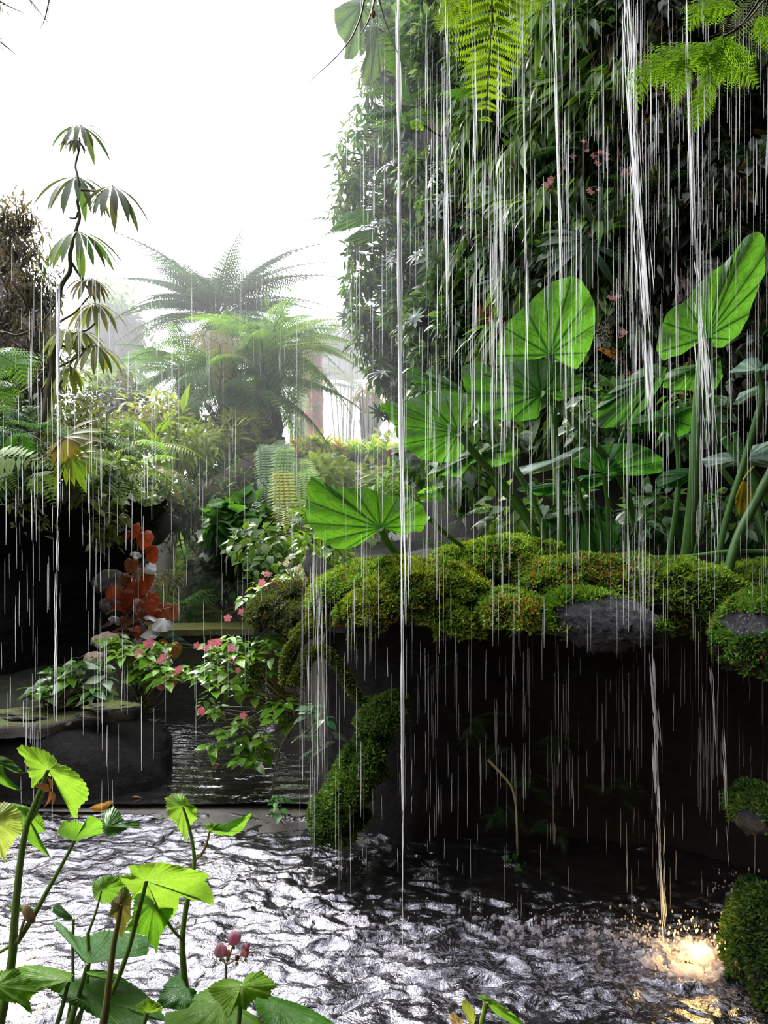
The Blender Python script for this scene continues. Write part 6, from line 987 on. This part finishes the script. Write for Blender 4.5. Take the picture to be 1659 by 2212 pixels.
# ------------------------------------------------------------------ splashes, underwater lamps
def splash(name, label, c, R0, n, hmax, mat_, nd=150, sd=0, jag=.02):
    n = int(n*2.4); jag = jag*.55; nd = int(nd*1.3)
    t = thing(name, label, 'splash', c); mb = MB()
    for k in range(n):
        a = rng.random()*6.28; r = R0*rng.random()**.6; b = np.array(c)+np.array([math.cos(a)*r, math.sin(a)*r*.6, 0]); h = hmax*rng.random()*(1-r/R0*.7); lean = np.array([math.cos(a), math.sin(a)*.5, 0])*h*.5
        blob(mb, b+np.array([0, 0, h*.4]), (jag*rng.uniform(.5, 1.3), jag*rng.uniform(.5, 1.2), max(.008, h*.5)), 3, 1.1, 2.6, k+sd, rot=rng.uniform(-1.1, 1.1))
    part(t, 'spray_lobes', mb, mat_)['kind'] = 'stuff'; mb = MB(); v, f = ico(1)
    for k in range(nd):
        a = rng.random()*6.28; r = R0*rng.random()**.5*1.3; z = hmax*2.2*rng.random()**1.8; q = np.array(c)+np.array([math.cos(a)*r, math.sin(a)*r*.6, z]); s = rng.uniform(.0012, .0038); mb.add(v*np.array([s, s, s*rng.uniform(1, 2.5)])+q, f)
    d = part(t, 'droplets', mb, mat_); d['kind'] = 'stuff'; return t
LP = P(1500, 2082, 2.36); LP[2] = 0
splash('glowing_splash', 'splash glowing yellow white above the underwater lamp at the lower right', LP+np.array([0, 0, .01]), .18, 60, .062, M_SPLASH, 300, 5, .030)
def lamp(label, c, power, col):
    t = thing('underwater_lamp', label, 'lamp', (c[0], c[1], -.16)); mb = MB(); tube(mb, [(c[0], c[1], -.16), (c[0], c[1], -.03)], .075, seg=20, smooth=0); part(t, 'housing', mb, plain('lamp_metal', (.2, .18, .14), .4, metal=1))
    mb = MB(); v, f = ico(3); mb.add(v*np.array([.075, .075, .018])+np.array([c[0], c[1], -.022]), f); part(t, 'lens', mb, plain('lamp_lens', (1, .85, .5), .2, (1, .62, .18), 60))
    l = bpy.data.lights.new('lamp_light', 'POINT'); l.energy = power; l.color = col; l.shadow_soft_size = .05; o = bpy.data.objects.new('lamp_light', l); COL.objects.link(o); o.parent = t; o.location = (0, 0, .16+.03)
lamp('underwater lamp shining up through the splash at the lower right', LP, 11, (1, .62, .18))
LP2 = np.array([-1.18, 2.35, 0]); lamp('underwater lamp glowing at the left edge behind the begonia stems', LP2, 5, (1, .72, .35))
splash('glowing_splash', 'small warm splash at the left edge behind the begonia stems', LP2+np.array([0, 0, .005]), .09, 14, .03, M_SPLASH, 50, 9, .016)
for k, (x, y, r, n, h) in enumerate(((868, 2062, .06, 6, .03), (1290, 2030, .14, 16, .05), (1000, 2000, .2, 12, .03), (1150, 2020, .16, 10, .03), (760, 1990, .16, 8, .02), (1400, 2050, .09, 10, .06), (1590, 1930, .08, 7, .04))):
    D = EYE*F/(y-CY); c = P(x, y, D); splash('water_splash', ['small splash where the thickest stream meets the pool', 'white splash to the left of the glowing one', 'low froth below the centre of the dark rock face', 'low froth right of centre below the rock face', 'low froth at the left end of the rock face', 'leaping spray touching the left side of the glowing splash', 'splash under the wet stone at the right edge'][k], c+np.array([0, 0, .004]), r, n, h, M_SPLASH, 40, 20+k*11, .012)

# ------------------------------------------------------------------ growth hanging over the lip of the left cave and filling the garden
for k, (x, y, D, L, c, n) in enumerate(((40, 1010, 4.9, 120, (.10, .24, .05), 7), (120, 1000, 5.1, 120, (.14, .28, .05), 7), (200, 1000, 5.3, 120, (.20, .30, .06), 8), (250, 1035, 5.5, 110, (.14, .26, .06), 8), (0, 940, 4.8, 140, (.06, .18, .07), 8), (80, 930, 5.0, 130, (.08, .20, .06), 8), (290, 1000, 6.0, 120, (.24, .40, .10), 9), (340, 960, 6.4, 120, (.30, .46, .10), 9), (230, 940, 6.2, 120, (.22, .34, .12), 9))):
    D -= .45; fern('cave_lip_fern', 'fern leaning out over the upper lip of the dark left cave', P(x, y, D), (FR_BROAD, FR_SIMPLE, FR_FINE)[k % 3], n, L*D/F*1.1, [c], 'ferns along the lip of the left cave', updir=.25, front=.9)
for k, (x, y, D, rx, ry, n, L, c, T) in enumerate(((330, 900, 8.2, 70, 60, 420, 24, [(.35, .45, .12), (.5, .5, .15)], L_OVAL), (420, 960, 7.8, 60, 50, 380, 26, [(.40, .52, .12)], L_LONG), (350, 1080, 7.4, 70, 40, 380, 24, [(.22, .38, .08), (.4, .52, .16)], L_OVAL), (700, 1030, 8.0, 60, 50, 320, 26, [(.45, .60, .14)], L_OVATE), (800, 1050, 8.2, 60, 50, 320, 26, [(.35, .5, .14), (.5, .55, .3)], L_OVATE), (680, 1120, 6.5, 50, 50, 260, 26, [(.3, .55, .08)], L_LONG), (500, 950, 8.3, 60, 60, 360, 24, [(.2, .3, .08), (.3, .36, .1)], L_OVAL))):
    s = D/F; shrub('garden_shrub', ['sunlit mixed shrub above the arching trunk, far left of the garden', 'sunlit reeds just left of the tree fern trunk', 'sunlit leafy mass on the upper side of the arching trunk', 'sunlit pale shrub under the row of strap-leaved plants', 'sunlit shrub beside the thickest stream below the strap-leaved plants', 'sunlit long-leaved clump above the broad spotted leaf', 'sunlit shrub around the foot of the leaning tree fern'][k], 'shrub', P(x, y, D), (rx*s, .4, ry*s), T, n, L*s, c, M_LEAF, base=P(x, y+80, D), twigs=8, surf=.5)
for k, (x, y, D, rx, ry, n, L, c, T) in enumerate(((20, 1020, 4.5, 60, 42, 360, 26, [(.05, .11, .03), (.08, .15, .04)], L_OVAL), (100, 1000, 4.7, 60, 46, 380, 24, [(.08, .14, .04), (.14, .2, .05)], L_LONG), (175, 1005, 4.9, 56, 46, 380, 24, [(.12, .18, .05), (.18, .24, .07)], L_OVAL), (240, 1020, 5.1, 50, 40, 340, 22, [(.12, .2, .05), (.2, .3, .08)], L_OVAL), (140, 930, 6.0, 60, 50, 420, 20, [(.16, .22, .07), (.24, .3, .1)], L_OVAL), (210, 940, 6.6, 60, 50, 420, 20, [(.16, .26, .08), (.3, .4, .12)], L_OVAL), (170, 860, 7.0, 60, 50, 300, 18, [(.12, .18, .08), (.2, .26, .1)], L_OVAL))):
    s = D/F; shrub('lip_shrub', ['dark bush at the far left lip of the cave', 'olive bush on the cave lip under the bronze fingered leaf', 'small-leaved bush on the cave lip below the bright fingered leaf', 'bush at the right end of the cave lip above the red begonia', 'hazy olive bush behind the bronze fingered leaf', 'hazy green bush right of the bronze fingered leaf', 'thin hazy bush under the lowest whorls of the umbrella tree'][k], 'shrub', P(x, y, D), (rx*s, .3, ry*s), T, n, L*s, c, M_LEAF, base=P(x, y+60, D), twigs=9, surf=.5)
for k, (pp, L) in enumerate((([(150, 1040), (215, 1075), (275, 1105)], .09), ([(0, 1060), (70, 1100), (110, 1145)], .05), ([(200, 1150), (240, 1140), (265, 1150)], .07))):
    P3 = pts3(pp, 4.75); t = thing('trailing_plant', ['trailing olive plant along the right shoulder of the cave', 'thin green trailing stem on the dark cave face', 'small leafy sprig sticking out of the cave wall beside the top red leaf'][k], 'plant', P3[0]); mb = MB(); tube(mb, P3, .006, (.12, .13, .05), seg=5, wob=.03); part(t, 'stem', mb, M_STEM)
    n = 110; q = np.stack([np.interp(rng.random(n), [0, .5, 1], P3[:, i]) for i in range(3)], -1)+rng.normal(size=(n, 3))*.06; q[:, 0] = P3[0, 0]+(P3[-1, 0]-P3[0, 0])*rng.random(n); q[:, 2] = np.interp(q[:, 0], P3[:, 0], P3[:, 2])+.06*rng.normal(size=n)
    mb = MB(); inst(mb, L_OVAL, q, rng.normal(size=(n, 3))+np.array([.3, -.4, -.5]), (0, -.4, 1)+.3*rng.normal(size=(n, 3)), L, rough((.16, .2, .06), n, .3)); part(t, 'foliage', mb, M_LEAF)
